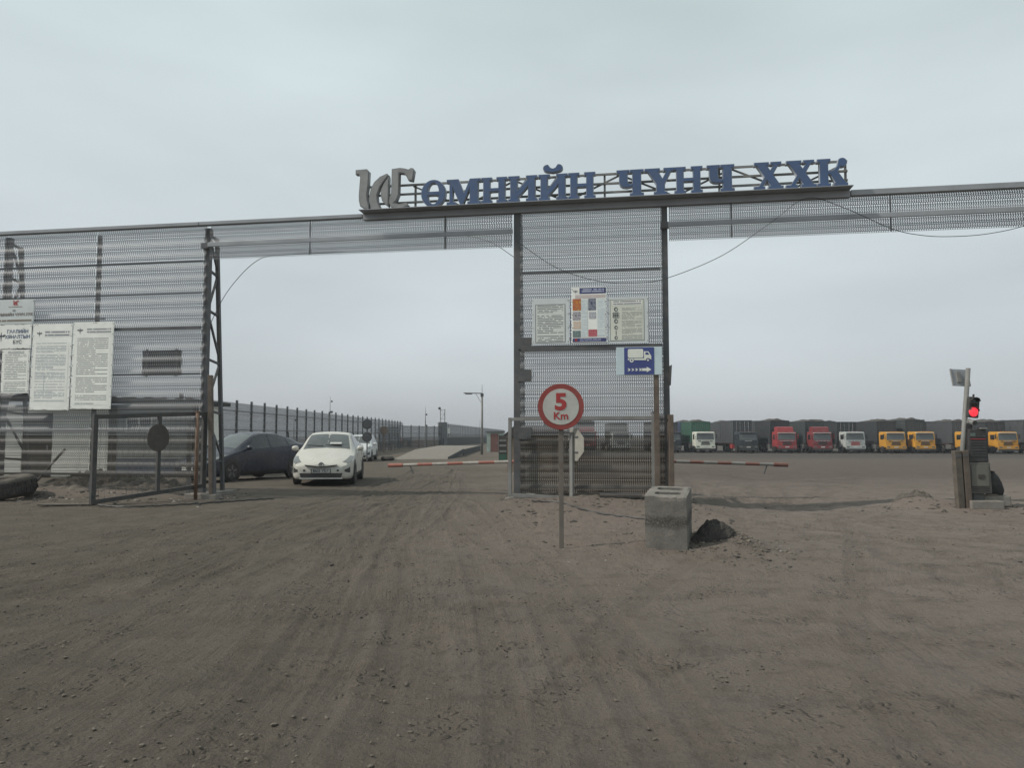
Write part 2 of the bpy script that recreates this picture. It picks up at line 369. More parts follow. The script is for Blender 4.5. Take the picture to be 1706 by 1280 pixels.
def ground_mat():
    m, t, b = basemat('dirt')
    g = t.new('ShaderNodeNewGeometry'); P = g.outputs['Position']
    big = t.noise(P, 0.16, 5, 0.6); mid = t.noise(P, 1.1, 6, 0.65); fine = t.noise(P, 9.0, 8, 0.7); gr = t.noise(P, 70.0, 5, 0.75)
    at = t.new('ShaderNodeAttribute', attribute_name='track')
    def attr(nm, out='Fac'): return t.new('ShaderNodeAttribute', attribute_name=nm).outputs[out]
    def fnoise(sx, sy, det, rough):
        r = []
        for nm in ('flow_a', 'flow_b'):
            mp = t.new('ShaderNodeMapping'); mp.inputs['Scale'].default_value = (sx, sy, 1); t.l.new(attr(nm, 'Vector'), mp.inputs[0]); r.append(t.noise(mp.outputs[0], 1.0, det, rough))
        mx = t.new('ShaderNodeMix', data_type='FLOAT'); t.put(mx.inputs[0], attr('flow_mix')); t.put(mx.inputs[2], r[0]); t.put(mx.inputs[3], r[1]); return mx.outputs[0]
    apron = attr('apron')
    str1 = fnoise(5.0, 0.35, 6, 0.72); str2 = fnoise(22.0, 1.6, 4, 0.7)
    sp = t.new('ShaderNodeSeparateXYZ'); t.l.new(P, sp.inputs[0])
    lr = t.rng(t.m('ADD', sp.outputs[0], t.m('MULTIPLY', t.m('SUBTRACT', big, 0.5), 14.0)), -4.0, 5.0)
    col = t.mix(lr, (0.106, 0.093, 0.076, 1), (0.200, 0.169, 0.147, 1))
    col = t.mix(t.m('MULTIPLY', t.rng(mid, 0.42, 0.66), 0.5), col, (0.160, 0.130, 0.104, 1))
    col = t.mix(t.m('MULTIPLY', t.rng(t.noise(P, 2.6, 6, 0.7), 0.50, 0.34), 0.5), col, (0.075, 0.064, 0.052, 1))
    patch = t.rng(t.noise(P, 0.55, 4, 0.6), 0.42, 0.62)
    col = t.mix(t.m('MULTIPLY', t.rng(str1, 0.52, 0.72), 0.35), col, (0.175, 0.145, 0.118, 1))
    col = t.mix(t.m('MULTIPLY', t.rng(str1, 0.48, 0.30), t.m('MULTIPLY', patch, 0.45)), col, (0.058, 0.052, 0.043, 1))
    col = t.mix(t.m('MULTIPLY', t.rng(str2, 0.47, 0.30), t.m('MULTIPLY', patch, 0.3)), col, (0.05, 0.045, 0.038, 1))
    col = t.mix(t.m('MULTIPLY', apron, 0.7), col, (0.195, 0.160, 0.137, 1))
    col = t.mix(t.m('MULTIPLY', t.rng(fine, 0.52, 0.75), 0.4), col, (0.066, 0.058, 0.05, 1))
    col = t.mix(t.m('MULTIPLY', t.rng(gr, 0.56, 0.70), 0.55), col, (0.23, 0.195, 0.165, 1))
    col = t.mix(t.m('MULTIPLY', t.rng(gr, 0.44, 0.32), 0.65), col, (0.036, 0.032, 0.028, 1))
    col = t.mix(t.m('MULTIPLY', attr('track'), 0.16), col, (0.078, 0.068, 0.057, 1))
    far_ = t.m('MULTIPLY', t.rng(t.m('ADD', sp.outputs[1], t.m('MULTIPLY', t.m('SUBTRACT', big, 0.5), 10.0)), 19, 30), t.rng(sp.outputs[0], 0, 4))
    col = t.mix(t.m('MULTIPLY', far_, 0.62), col, (0.078, 0.063, 0.053, 1))
    yard = t.m('MULTIPLY', t.rng(sp.outputs[1], 60, 80), t.rng(sp.outputs[0], 0, 12))
    col = t.mix(t.m('MULTIPLY', yard, 0.6), col, (0.06, 0.058, 0.055, 1))
    t.put(b.inputs['Base Color'], col); b.inputs['Roughness'].default_value = 0.95; b.inputs['Specular IOR Level'].default_value = 0.12
    vo = t.new('ShaderNodeTexVoronoi'); vo.inputs['Scale'].default_value = 16.0; vo.inputs['Randomness'].default_value = 1.0
    wv = t.new('ShaderNodeVectorMath', operation='ADD'); t.l.new(P, wv.inputs[0]); nz = t.new('ShaderNodeTexNoise'); nz.inputs['Scale'].default_value = 9.0; t.l.new(P, nz.inputs['Vector'])
    sc_ = t.new('ShaderNodeVectorMath', operation='SCALE'); t.l.new(nz.outputs['Color'], sc_.inputs[0]); sc_.inputs['Scale'].default_value = 0.12; t.l.new(sc_.outputs[0], wv.inputs[1]); t.l.new(wv.outputs[0], vo.inputs['Vector'])
    clod = t.m('MULTIPLY', t.rng(vo.outputs['Distance'], 0.42, 0.12), t.rng(t.noise(P, 1.7, 5, 0.6), 0.5, 0.62))
    h = t.m('ADD', t.m('MULTIPLY', t.noise(P, 24, 8, 0.72), 0.9), t.m('MULTIPLY', gr, 0.35))
    h = t.m('ADD', h, t.m('MULTIPLY', t.m('ADD', t.m('MULTIPLY', str1, 1.1), t.m('MULTIPLY', str2, 0.7)), t.m('MULTIPLY', t.m('ADD', t.m('MULTIPLY', patch, 0.75), 0.25), t.m('SUBTRACT', 1.0, t.m('MULTIPLY', apron, 0.7)))))
    h = t.m('ADD', h, t.m('MULTIPLY', clod, 1.1))
    bn = t.new('ShaderNodeBump'); bn.inputs['Strength'].default_value = 1.0; bn.inputs['Distance'].default_value = 0.034
    t.l.new(h, bn.inputs['Height']); t.l.new(bn.outputs[0], b.inputs['Normal'])
    return m
GM = make_ground(); DIRT = ground_mat()
ground = link('ground', GM, DIRT); ground['kind'] = 'structure'; ground['label'] = 'dusty grey brown dirt yard with tyre tracks'

# ------------------------------------------------------------------ shared materials
STEEL = pm('weathered_steel', (0.078, 0.084, 0.092), 0.55, 0.0, 0.25, 2.5, 0.35, rust=0.25)
STEEL_L = pm('grey_painted_steel', (0.20, 0.205, 0.20), 0.6, 0.0, 0.2, 3, 0.4, rust=0.3)
BEAM = pm('grey_beam_paint', (0.29, 0.305, 0.325), 0.5, 0.0, 0.12, 1.5, 0.15)
RUST = pm('rusty_pipe', (0.15, 0.085, 0.055), 0.8, 0.0, 0.4, 5, 0.4)
BROWN = pm('brown_dusty_metal', (0.11, 0.085, 0.068), 0.75, 0.0, 0.35, 4, 0.45)
BLACK = pm('black_rubber', (0.018, 0.018, 0.019), 0.75, 0.0, 0.3, 5, 0.35)
BLACKM = pm('black_metal', (0.03, 0.031, 0.034), 0.5, 0.0, 0.2, 5, 0.25)
CONC = pm('concrete', (0.21, 0.195, 0.175), 0.9, 0.0, 0.25, 4, 0.35, bump=0.6, bscale=45)
WHITE = pm('dusty_white_paint', (0.62, 0.63, 0.60), 0.55, 0.0, 0.08, 2.0, 0.22)
BOARD = pm('sign_board_white', (0.86, 0.87, 0.82), 0.45, 0.0, 0.07, 2.0, 0.12)
BOARDG = pm('sign_board_grey', (0.60, 0.64, 0.64), 0.45, 0.0, 0.07, 2.0, 0.12)
INK = pm('ink_dark', (0.05, 0.055, 0.07), 0.6, dust=0.1, var=0.1)
INKB = pm('ink_blue', (0.05, 0.085, 0.20), 0.6, dust=0.1, var=0.1)
INKR = pm('ink_red', (0.38, 0.04, 0.04), 0.6, dust=0.15, var=0.12)
BLUE = pm('sign_blue', (0.045, 0.065, 0.22), 0.45, dust=0.12, var=0.1)
WOOD = pm('weathered_wood', (0.095, 0.082, 0.068), 0.85, 0.0, 0.35, 6, 0.35, bump=0.4, bscale=30)

def sheet_mat(name, base=(0.22, 0.23, 0.24), k=1.0, dirt=0.25, pitch=0.047):
    """perforated, corrugated wind screen sheet; UV in metres"""
    m, t, b = basemat(name)
    uv = t.new('ShaderNodeUVMap'); sp = t.new('ShaderNodeSeparateXYZ'); t.l.new(uv.outputs[0], sp.inputs[0])
    u, v = sp.outputs[0], sp.outputs[1]
    P = 0.285
    ph = t.m('MULTIPLY', t.m('FRACT', t.m('DIVIDE', v, P)), P)          # 0..P inside one corrugation
    tc = t.new('ShaderNodeTexCoord'); oi = t.new('ShaderNodeObjectInfo')
    n = t.noise(tc.outputs['Object'], 1.7, 6, 0.6)
    col = t.mix(t.rng(n, 0.3, 0.7), rgba([x * 0.85 for x in base]), rgba([x * 1.15 for x in base]))
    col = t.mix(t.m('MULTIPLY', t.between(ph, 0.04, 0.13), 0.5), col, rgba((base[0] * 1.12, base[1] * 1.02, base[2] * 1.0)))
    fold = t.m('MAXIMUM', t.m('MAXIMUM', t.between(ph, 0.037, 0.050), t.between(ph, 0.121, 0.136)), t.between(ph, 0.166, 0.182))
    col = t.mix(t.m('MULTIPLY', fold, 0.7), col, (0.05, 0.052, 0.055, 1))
    col = t.mix(t.m('MULTIPLY', t.rng(t.noise(tc.outputs['Object'], 5, 7, 0.7), 0.45, 0.75), dirt), col, DUST)
    t.put(b.inputs['Base Color'], col); b.inputs['Roughness'].default_value = 0.55; b.inputs['Specular IOR Level'].default_value = 0.35
    m['k'] = k; m['pitch'] = pitch
    return m
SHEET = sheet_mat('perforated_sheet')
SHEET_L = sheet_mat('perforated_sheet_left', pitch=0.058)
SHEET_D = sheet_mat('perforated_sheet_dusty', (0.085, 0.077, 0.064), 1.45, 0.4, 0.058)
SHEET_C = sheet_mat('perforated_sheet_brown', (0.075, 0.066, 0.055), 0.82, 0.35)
PER = 0.285
PROF = [(0.0, 0.0), (0.04, 0.0), (0.075, 0.015), (0.10, 0.019), (0.13, 0.015), (0.165, 0.0), (0.19, -0.015), (0.225, -0.019), (0.255, -0.015)]
_sheets = {}
def sheet_mesh(L, n=3, h=None, mat=None):
    """corrugated sheet L long along x, n corrugations high along z, front towards -y"""
    key = (round(L, 2), n, round(h or 0, 2), mat.name)
    if key in _sheets: return _sheets[key]
    mb = MB(); prof = []
    for k in range(n): prof += [(k * PER + z, d) for z, d in PROF]
    prof.append((n * PER, 0.0))
    if h: prof = [p for p in prof if p[0] <= h] + [(h, 0.0)]
    nx = max(1, int(L / 0.5)); rr = random.Random(int(L * 100)); w = [0] + [rr.uniform(-.006, .006) for _ in range(nx - 1)] + [0]
    dep = lambda z: float(np.interp(z, [q[0] for q in prof], [q[1] for q in prof])); top = prof[-1][0]
    wx = lambda x: float(np.interp(x, [L * k / nx for k in range(nx + 1)], w))
    def quad(xa, xb, za, zb):
        o = len(mb.f); a, c = -dep(za), -dep(zb)
        mb.add([(xa, a + wx(xa), za), (xb, a + wx(xb), za), (xb, c + wx(xb), zb), (xa, c + wx(xa), zb)], [(0, 1, 2, 3)]); mb.uv[o] = [(xa, za), (xb, za), (xb, zb), (xa, zb)]
    # slot rows of one corrugation: from, to, open share, pitch, shift
    c_ = mat['pitch']
    ROWS = [(.006, .038, .60, c_, 0), (.050, .071, .46, c_, 1), (.078, .099, .46, c_, 0), (.104, .121, .46, c_, 1), (.136, .147, .52, c_, 0), (.155, .166, .52, c_, 0), (.183, .205, .46, c_, 1), (.212, .234, .46, c_, 0), (.241, .263, .46, c_, 1), (.268, .279, .46, c_, 0)]
    cuts = sorted(set([q[0] for q in prof] + [k * PER + z for k in range(n) for r_ in ROWS for z in r_[:2] if k * PER + z < top]))
    for za, zb in zip(cuts[:-1], cuts[1:]):
        mid_ = ((za + zb) / 2) % PER
        row = [r_ for r_ in ROWS if r_[0] < mid_ < r_[1]]
        if not row:
            for k in range(nx): quad(L * k / nx, L * (k + 1) / nx, za, zb)
        else:
            _, _, f_, pt, sh_ = row[0]; m_ = int(L / pt) + 1; f_ *= mat['k']; pt = L / m_
            for k in range(m_): quad((k + sh_ * .5 * f_) * pt, (k + sh_ * .5 * f_ + 1 - f_) * pt, za, zb)
    me = mb.mesh('perforated_sheet'); me.materials.append(mat); _sheets[key] = me; return me

# ------------------------------------------------------------------ entrance gate (local x along the gate, y away from the road, z up)
GO, GA = (0.12, 17.32, 0.0), math.atan2(-2.9, 17.64)
GMX = Matrix.Translation(GO) @ Matrix.Rotation(GA, 4, 'Z')
def gw(u, y, z): return GMX @ Vector((u, y, z))
gate = thing('entrance_gate', 'tall steel entrance gate with perforated wind screen sheets and long overhead beam', 'gate', GO, GA)
def gpart(name, mb, mat=STEEL, bevel=0.0, label=None): return mb.build(name, mat, gate, bevel=bevel, label=label)
def stack(u0, u1, ztop, zbot, y=0.0, splits=None, mats=(SHEET, SHEET_D), zd=1.9):
    us = [u0] + (splits or []) + [u1]; z = ztop; r = 0
    while z > zbot + 0.02:
        h = min(3 * PER, z - zbot)
        for a, b in zip(us[:-1], us[1:]):
            L = b - a - 0.012; n = 3 if h > 0.84 else max(1, math.ceil(h / PER - 0.02))
            me = sheet_mesh(L, n, None if abs(h - n * PER) < .01 else h, mats[0] if z > zd else mats[1])
            link('perforated_sheet', me, None, gate, (a + 0.006, y + 0.004 * (r % 2), z - h))
        z -= h + 0.004; r += 1
# overhead band and the three screen panels
stack(-7.62, -0.10, 6.66, 5.80, 0.0, [-5.0, -1.68], (SHEET_L, SHEET_D))
stack(3.40, 13.6, 6.66, 5.80, 0.0, [4.74, 8.0, 10.9])
stack(0.06, 3.262, 6.66, 0.22, 0.0, None, (SHEET, SHEET_C))
stack(-15.6, -7.70, 6.66, 0.45, 0.0, [-13.25, -10.70], (SHEET_L, SHEET_D))
# top beam with seams, middle rail
for a, b in ((-15.6, -7.9), (-7.88, -3.7), (-3.68, 7.2), (7.22, 13.6)):
    hh = 0.085 if a < -3.7 else (0.15 if a < 7 else 0.12)
    mb = MB().box(((a + b) / 2, 0.0, 6.735 - hh / 2), (b - a, 0.16, hh)); gpart('top_beam', mb, BEAM, 0.008)
    if a == -3.68: MB().prism([(-3.68, 6.74), (7.2, 6.74), (7.2, 6.755), (-3.68, 6.755)], -0.36, 0.08).build('sign_shelf', BEAM, gate)
for a, b in ((-7.62, -0.09), (3.38, 13.6)):
    gpart('middle_rail', MB().box(((a + b) / 2, -0.085, 6.15), (b - a, 0.06, 0.105)), BEAM, 0.006)
for u in (-5.0, -1.68, 4.74, 8.0, 10.9):
    gpart('seam_strap', MB().box((u, -0.05, 6.23), (0.035, 0.02, 0.84)), STEEL)
# posts with tapered trusses behind them
def truss(u, ytop=0.36, ybot=0.95, w=0.14, zt=6.60, zb=-0.15, rungs=(6.45, 5.55, 4.55, 3.35, 2.1, 0.9)):
    gpart('post', MB().box((u, 0.10, (zt + zb) / 2), (w, w, zt - zb)), STEEL, 0.008)
    yb = lambda z: ytop + (ybot - ytop) * (zt - z) / (zt - zb)
    gpart('truss_leg', MB().bar((u, 0.10 + yb(zt - .15), zt - 0.15), (u, 0.10 + yb(zb), zb), 0.085), STEEL)
    for z in rungs: gpart('truss_rung', MB().bar((u, 0.16, z + 0.03), (u, 0.07 + yb(z), z - 0.05), 0.05), STEEL)
    for i in range(len(rungs) - 1):
        a, b = rungs[i], rungs[i + 1]
        p, q = ((u, 0.16, a - 0.1), (u, 0.07 + yb(b), b + 0.05)) if i % 2 else ((u, 0.16, a - .05), (u, 0.07 + yb(b), b + 0.1))
        if i % 2: p, q = (u, 0.07 + yb(a), a - 0.1), (u, 0.16, b + 0.06)
        gpart('truss_diagonal', MB().bar(p, q, 0.045), STEEL)
truss(-7.72); truss(-13.30); truss(0.0, w=0.17); truss(3.31, w=0.13)
gpart('post', MB().box((-10.70, 0.10, 3.2), (0.085, 0.085, 6.7)), STEEL)
gpart('post', MB().box((-15.5, 0.10, 3.2), (0.14, 0.14, 6.9)), STEEL)
gpart('post', MB().box((12.6, 0.10, 3.2), (0.17, 0.17, 6.9)), STEEL)
for z, hh, y in ((5.79, 0.03, 0.07), (5.0, 0.03, 0.07), (3.0, 0.035, 0.07), (1.63, 0.06, 0.07), (0.55, 0.06, 0.07)):
    gpart('panel_rail', MB().box((-11.7, y, z), (7.7, 0.05, hh)), STEEL)
gpart('panel_rail', MB().box((-9.1, -0.075, 4.12), (2.7, 0.05, 0.075)), STEEL, 0.005)
gpart('panel_rail', MB().box((-11.8, -0.075, 4.40), (2.9, 0.03, 0.04)), STEEL)
gpart('panel_rail', MB().box((1.66, -0.085, 3.45), (3.12, 0.07, 0.13)), STEEL, 0.006)
for z in (5.2, 1.9, 0.35): gpart('panel_rail', MB().box((1.66, 0.075, z), (3.1, 0.05, 0.06)), STEEL)
for z in (3.58, 2.85, 1.55): gpart('gusset', MB().box((0.17, 0.02, z), (0.30, 0.10, 0.26)), STEEL)
for u, z in ((-7.72, 6.14), (3.31, 6.15)): gpart('gusset', MB().box((u, -0.03, z), (0.18, 0.09, 0.14)), STEEL)
for u in (0.0, 3.31, -7.72, -13.3): gpart('footing', MB().box((u, 0.5, 0.02), (0.5, 1.5, 0.2)), CONC, 0.02)
MB().prism([(3.37, 3.02), (3.43, 3.05), (3.40, 2.6), (3.37, 2.6)], -0.02, 0.10).build('bracket', STEEL, gate)

# ------------------------------------------------------------------ company lettering above the beam
s_, w_, h_ = 0.075, 0.235, 0.10
def L_H(W=0.98, diag=False):
    lo = [(w_ + s_, 0.46), (W - w_ - s_, 0.46)]; hi = [(W - w_ - s_, 0.57), (w_ + s_, 0.57)]
    if diag: lo = [(w_ + s_, 0.13), (W - w_ - s_, 0.62)]; hi = [(W - w_ - s_, 0.88), (w_ + s_, 0.39)]
    P = [(0, 0), (w_ + 2 * s_, 0), (w_ + 2 * s_, h_), (w_ + s_, h_)] + lo + [(W - w_ - s_, h_), (W - w_ - 2 * s_, h_), (W - w_ - 2 * s_, 0), (W, 0), (W, h_), (W - s_, h_), (W - s_, 1 - h_), (W, 1 - h_), (W, 1), (W - w_ - 2 * s_, 1), (W - w_ - 2 * s_, 1 - h_), (W - w_ - s_, 1 - h_)] + hi + [(w_ + s_, 1 - h_), (w_ + 2 * s_, 1 - h_), (w_ + 2 * s_, 1), (0, 1), (0, 1 - h_), (s_, 1 - h_), (s_, h_), (0, h_)]
    return [P], W
def L_SHORT(W):
    P, W = L_H(W, True)
    br = ell(0.30, 1.25, 0.135, 0.125, 14, 80, 260) + [(0.42, 1.10), (0.50, 1.085), (0.58, 1.10)] + ell(0.70, 1.25, 0.135, 0.125, 14, -80, 100) + [(0.60, 1.25), (0.50, 1.21), (0.40, 1.25)]
    return P + [[(x * W, z) for x, z in br]], W
LET = {
 'Ө': ([ell(.5, .5, .49, .53, 40), ell(.5, .56, .24, .38, 20, 0, 180), ell(.5, .44, .24, .38, 20, 180, 360)], 1.0),
 'М': ([[(0, 0), (.3, 0), (.3, .1), (.2, .1), (.2, .72), (.48, 0), (.56, 0), (.82, .70), (.82, .1), (.74, .1), (.74, 0), (1.18, 0), (1.18, .1), (1.09, .1), (1.09, .9), (1.18, .9), (1.18, 1), (.82, 1), (.61, .42), (.40, 1), (0, 1), (0, .9), (.1, .9), (.1, .1), (0, .1)]], 1.18),
 'Н': L_H(), 'И': L_H(1.04, True), 'Й': L_SHORT(1.04),
 'Ч': ([[(.42, 0), (.84, 0), (.84, .1), (.76, .1), (.76, .9), (.84, .9), (.84, 1), (.43, 1), (.43, .9), (.5, .9), (.5, .47), (.42, .45), (.36, .48), (.33, .55), (.33, .9), (.39, .9), (.39, 1), (0, 1), (0, .9), (.08, .9), (.08, .52), (.12, .42), (.20, .36), (.32, .34), (.5, .38), (.5, .1), (.42, .1)]], 0.84),
 'Ү': ([[(.30, 0), (.72, 0), (.72, .1), (.64, .1), (.64, .42), (.85, .9), (.95, .9), (.95, 1), (.62, 1), (.62, .9), (.72, .9), (.575, .58), (.42, .9), (.48, .9), (.48, 1), (0, 1), (0, .9), (.1, .9), (.38, .42), (.38, .1), (.30, .1)]], 0.95),
 'Х': ([[(0, 0), (.36, 0), (.36, .1), (.28, .1), (.43, .36), (.58, .1), (.50, .1), (.50, 0), (.98, 0), (.98, .1), (.90, .1), (.63, .54), (.82, .9), (.92, .9), (.92, 1), (.58, 1), (.58, .9), (.68, .9), (.55, .68), (.42, .9), (.50, .9), (.50, 1), (.02, 1), (.02, .9), (.10, .9), (.37, .46), (.16, .1), (0, .1)]], 0.98),
 'К': ([[(0, 0), (.42, 0), (.42, .1), (.34, .1), (.34, .45), (.42, .46), (.60, .1), (.54, .1), (.54, 0), (.98, 0), (.98, .1), (.92, .1), (.66, .52), (.70, .62)] + ell(.82, .86, .145, .15, 16, 240, 500) + [(.66, .72), (.54, .58), (.44, .55), (.34, .55), (.34, .9), (.42, .9), (.42, 1), (0, 1), (0, .9), (.08, .9), (.08, .1), (0, .1)]], 0.98)}
sign = thing('company_sign', 'blue serif company lettering with grey emblem on a steel rack above the beam', 'sign', gw(0, 0, 6.755), GA)
LBLUE = pm('letter_blue', (0.058, 0.105, 0.215), 0.55, 0.0, 0.12, 2, 0.2)
LTRIM = pm('letter_edge', (0.36, 0.39, 0.43), 0.5, 0.0, 0.1, 2, 0.15)
LOGO = pm('emblem_grey', (0.20, 0.205, 0.205), 0.5, 0.0, 0.12, 3, 0.2)
spans = [('Ө', -2.19, -1.60), ('М', -1.58, -0.79), ('Н', -0.77, -0.18), ('И', -0.15, 0.51), ('Й', 0.54, 1.19), ('Н', 1.21, 1.81), ('Ч', 2.28, 2.87), ('Ү', 2.89, 3.53), ('Н', 3.53, 4.13), ('Ч', 4.22, 4.80), ('Х', 5.20, 5.81), ('Х', 5.86, 6.48), ('К', 6.50, 7.11)]
for ch, a, b in spans:
    P, W = LET[ch]; k = (b - a - 0.015) / W; hz = 0.585
    poly = [[(x * k, z * hz) for x, z in q] for q in P]
    t_ = link('letter', curve_mesh(poly, 0.055, 0.012), LTRIM, sign, (a, -0.25, 0.012))
    link('letter_face', curve_mesh(poly, 0.012), LBLUE, t_, (0, -0.062, 0))
def zl(q): return [((x - 65) / 1185 * 1.42, (1090 - z + (x - 65) * -0.012) / 830 * 0.97) for x, z in q]
EMB = [[(65, 272), (290, 262), (335, 310), (325, 600), (303, 750), (310, 900), (340, 990), (345, 1090), (250, 1070), (165, 1010), (140, 900), (135, 800), (150, 560), (160, 420), (125, 365), (65, 360)],
       [(700, 372), (735, 405), (650, 510), (560, 640), (505, 800), (520, 940), (570, 1050), (630, 1085), (390, 1095), (355, 950), (348, 800), (382, 650), (450, 530), (560, 430)],
       [(742, 440), (738, 860), (735, 1040), (680, 1000), (610, 920), (580, 800), (590, 680), (640, 570), (695, 490)],
       [(800, 285), (960, 268), (1060, 285), (1130, 310), (1180, 280), (1225, 290), (1250, 330), (1215, 540), (1130, 520), (1095, 440), (1040, 385), (950, 370), (945, 800), (900, 920), (850, 970), (950, 1000), (1040, 985), (1090, 970), (1140, 1030), (1040, 1080), (880, 1090), (790, 1060), (748, 960), (760, 850), (790, 780), (795, 560)]]
el = link('emblem', curve_mesh([zl(q) for q in EMB], 0.06, 0.004), LOGO, sign, (-3.78, -0.25, 0.0), label='grey curved emblem left of the blue letters')
link('emblem_face', curve_mesh([zl(q) for q in EMB], 0.008, -0.018), pm('emblem_face', (0.25, 0.255, 0.255), 0.5, dust=0.15), el, (0, -0.064, 0))
for z in (0.60, 0.385, 0.185): MB().box((1.72, -0.10, z), (10.86, 0.04, 0.045)).build('rack_rail', STEEL_L, sign)
pts = [(-2.45 + k * 1.2, 0.03 if k % 2 else 0.58) for k in range(9)]
for (a, b), (c, d) in zip(pts[:-1], pts[1:]): MB().bar((a, -0.06, b), (c, -0.06, d), 0.035).build('rack_diagonal', STEEL_L, sign)
for u in (-3.6, -2.4, 0.0, 2.0, 4.5, 7.12): MB().box((u, -0.055, 0.31), (0.045, 0.045, 0.62)).build('rack_post', STEEL_L, sign)

# ------------------------------------------------------------------ printed boards
def print_mat(name, paper, ink, rows, seed=0.0, fill=0.85, xm=0.06, ink_f=0.75, words=26.0, gap=0.30, short=0.35, table=False):
    m, t, b = basemat(name)
    uv = t.new('ShaderNodeUVMap'); sp = t.new('ShaderNodeSeparateXYZ'); t.l.new(uv.outputs[0], sp.inputs[0]); u, v = sp.outputs[0], sp.outputs[1]
    rv = t.m('MULTIPLY', v, rows); row = t.m('FLOOR', rv); fr = t.m('FRACT', rv)
    rn = t.new('ShaderNodeTexWhiteNoise', noise_dimensions='1D'); t.put(rn.inputs['W'], t.m('ADD', row, seed))
    rn2 = t.new('ShaderNodeTexWhiteNoise', noise_dimensions='1D'); t.put(rn2.inputs['W'], t.m('ADD', row, seed + 41.3))
    wn_ = t.noise(t.xyz(t.m('MULTIPLY', u, words), t.m('MULTIPLY', row, 7.31), seed), 1.0, 2, 0.5)
    line = t.between(fr, gap, 1 - gap * 0.8)
    ends = t.m('MULTIPLY', t.m('GREATER_THAN', u, xm), t.m('LESS_THAN', u, t.m('SUBTRACT', 1 - xm, t.m('MULTIPLY', t.m('GREATER_THAN', rn2.outputs[0], 0.72), short))))
    f = t.m('MULTIPLY', t.m('MULTIPLY', line, ends), t.m('MULTIPLY', t.m('GREATER_THAN', wn_, 0.40), t.m('LESS_THAN', rn.outputs[0], fill)))
    if table: f = t.m('MAXIMUM', f, t.m('MULTIPLY', t.between(u, 0.33, 0.345), t.between(v, 0.18, 0.44)))
    tc = t.new('ShaderNodeTexCoord')
    pc = t.mix(t.rng(t.noise(tc.outputs['Object'], 3, 6, 0.65), 0.35, 0.7), rgba([x * 0.88 for x in paper]), rgba(paper))
    t.put(b.inputs['Base Color'], t.mix(t.m('MULTIPLY', f, ink_f), pc, rgba(ink))); b.inputs['Roughness'].default_value = 0.55
    return m
def flat_mat(name, cols, scale=9.0):
    m, t, b = basemat(name); uv = t.new('ShaderNodeUVMap')
    n = t.noise(uv.outputs[0], scale, 2, 0.5); r = t.new('ShaderNodeValToRGB'); t.l.new(n, r.inputs[0])
    r.color_ramp.elements[0].position = 0.36; r.color_ramp.elements[0].color = rgba(cols[0]); r.color_ramp.elements[1].position = 0.64; r.color_ramp.elements[1].color = rgba(cols[-1])
    if len(cols) > 2: e = r.color_ramp.elements.new(0.5); e.color = rgba(cols[1])
    t.put(b.inputs['Base Color'], r.outputs[0]); b.inputs['Roughness'].default_value = 0.5
    return m
PAPER = (0.88, 0.89, 0.83)
def board(name, label, u0, z0, u1, z1, y=-0.13, mat=BOARD, tilt=0.0, th=0.02, group=None):
    W, H = u1 - u0, z1 - z0
    o = thing(name, label, 'sign', gw((u0 + u1) / 2, y, z0), GA, group); o.rotation_euler = (0, tilt, GA)
    MB().box((0, 0, H / 2), (W, th, H)).build('panel', mat, o, bevel=0.004)
    MB().box((0, th / 2 + 0.012, H / 2), (W * 0.96, 0.024, H * 0.97)).build('backing_frame', STEEL, o)
    n = max(2, int(H / 0.22))
    for k in range(n):
        for sx in (-1, 1): MB().cyl((sx * (W / 2 - 0.02), -th / 2 - 0.006, 0.05 + (H - .1) * k / (n - 1)), (sx * (W / 2 - 0.02), -th / 2 + 0.002, 0.05 + (H - .1) * k / (n - 1)), 0.010, n=6).build('rivet', STEEL, o)
    o['w'] = W; o['h'] = H; o['t'] = th
    return o
def fl(o, name, x0, z0, x1, z1, mat, lift=0.003):
    W, H, th = o['w'], o['h'], o['t']
    return MB().rect((x0 - .5) * W, z0 * H, (x1 - .5) * W, z1 * H, -th / 2 - lift).build(name, mat, o)
def txt(o, s, x, z, size, mat, lift=0.005, align='CENTER', bold=0.0, sx=1.0):
    W, H, th = o['w'], o['h'], o['t']
    return link('lettering', text_mesh(s, size, align, 0.0, bold, 0, sx), mat, o, ((x - .5) * W, -th / 2 - lift, z * H))
P_DARK = print_mat('print_dark', PAPER, (0.10, 0.11, 0.13), 34, 1.0)
P_BLUE = print_mat('print_blue', PAPER, (0.14, 0.17, 0.25), 40, 5.0, 0.75, table=True)
P_SMALL = print_mat('print_small', PAPER, (0.10, 0.12, 0.13), 22, 9.0, 0.95)
P_HEAD = print_mat('print_head', PAPER, (0.12, 0.13, 0.17), 2, 3.0, 1.0, 0.02, 0.8, 14, 0.22, 0.0)
P_HEAVY = print_mat('print_heavy', PAPER, (0.09, 0.06, 0.045), 1, 3.0, 1.0, 0.0, 0.85, 22, 0.12, 0.0)
def trident(o, x, z, s, mat=INK):
    W, H, th = o['w'], o['h'], o['t']; cx, cz = (x - .5) * W, z * H
    P = [(-1, .25), (-.75, .45), (-.3, .22), (-.1, .3), (0, 1), (.1, .3), (.3, .22), (.75, .45), (1, .25), (.6, -.05), (.12, .02), (0, -1), (-.12, .02), (-.6, -.05)]
    link('emblem', curve_mesh([[(a * s, b * s) for a, b in P]], 0.001), mat, o, (cx, -th / 2 - 0.005, cz))
b1 = board('notice_board', 'pale grey board with red emblem, topmost sign on the left screen', -13.34, 4.31, -12.30, 4.94, mat=BOARDG)
link('emblem', curve_mesh([[(x * 0.115, z * 0.13) for x, z in zl(q)] for q in EMB], 0.001), INKR, b1, (-0.08, -0.014, 0.48))
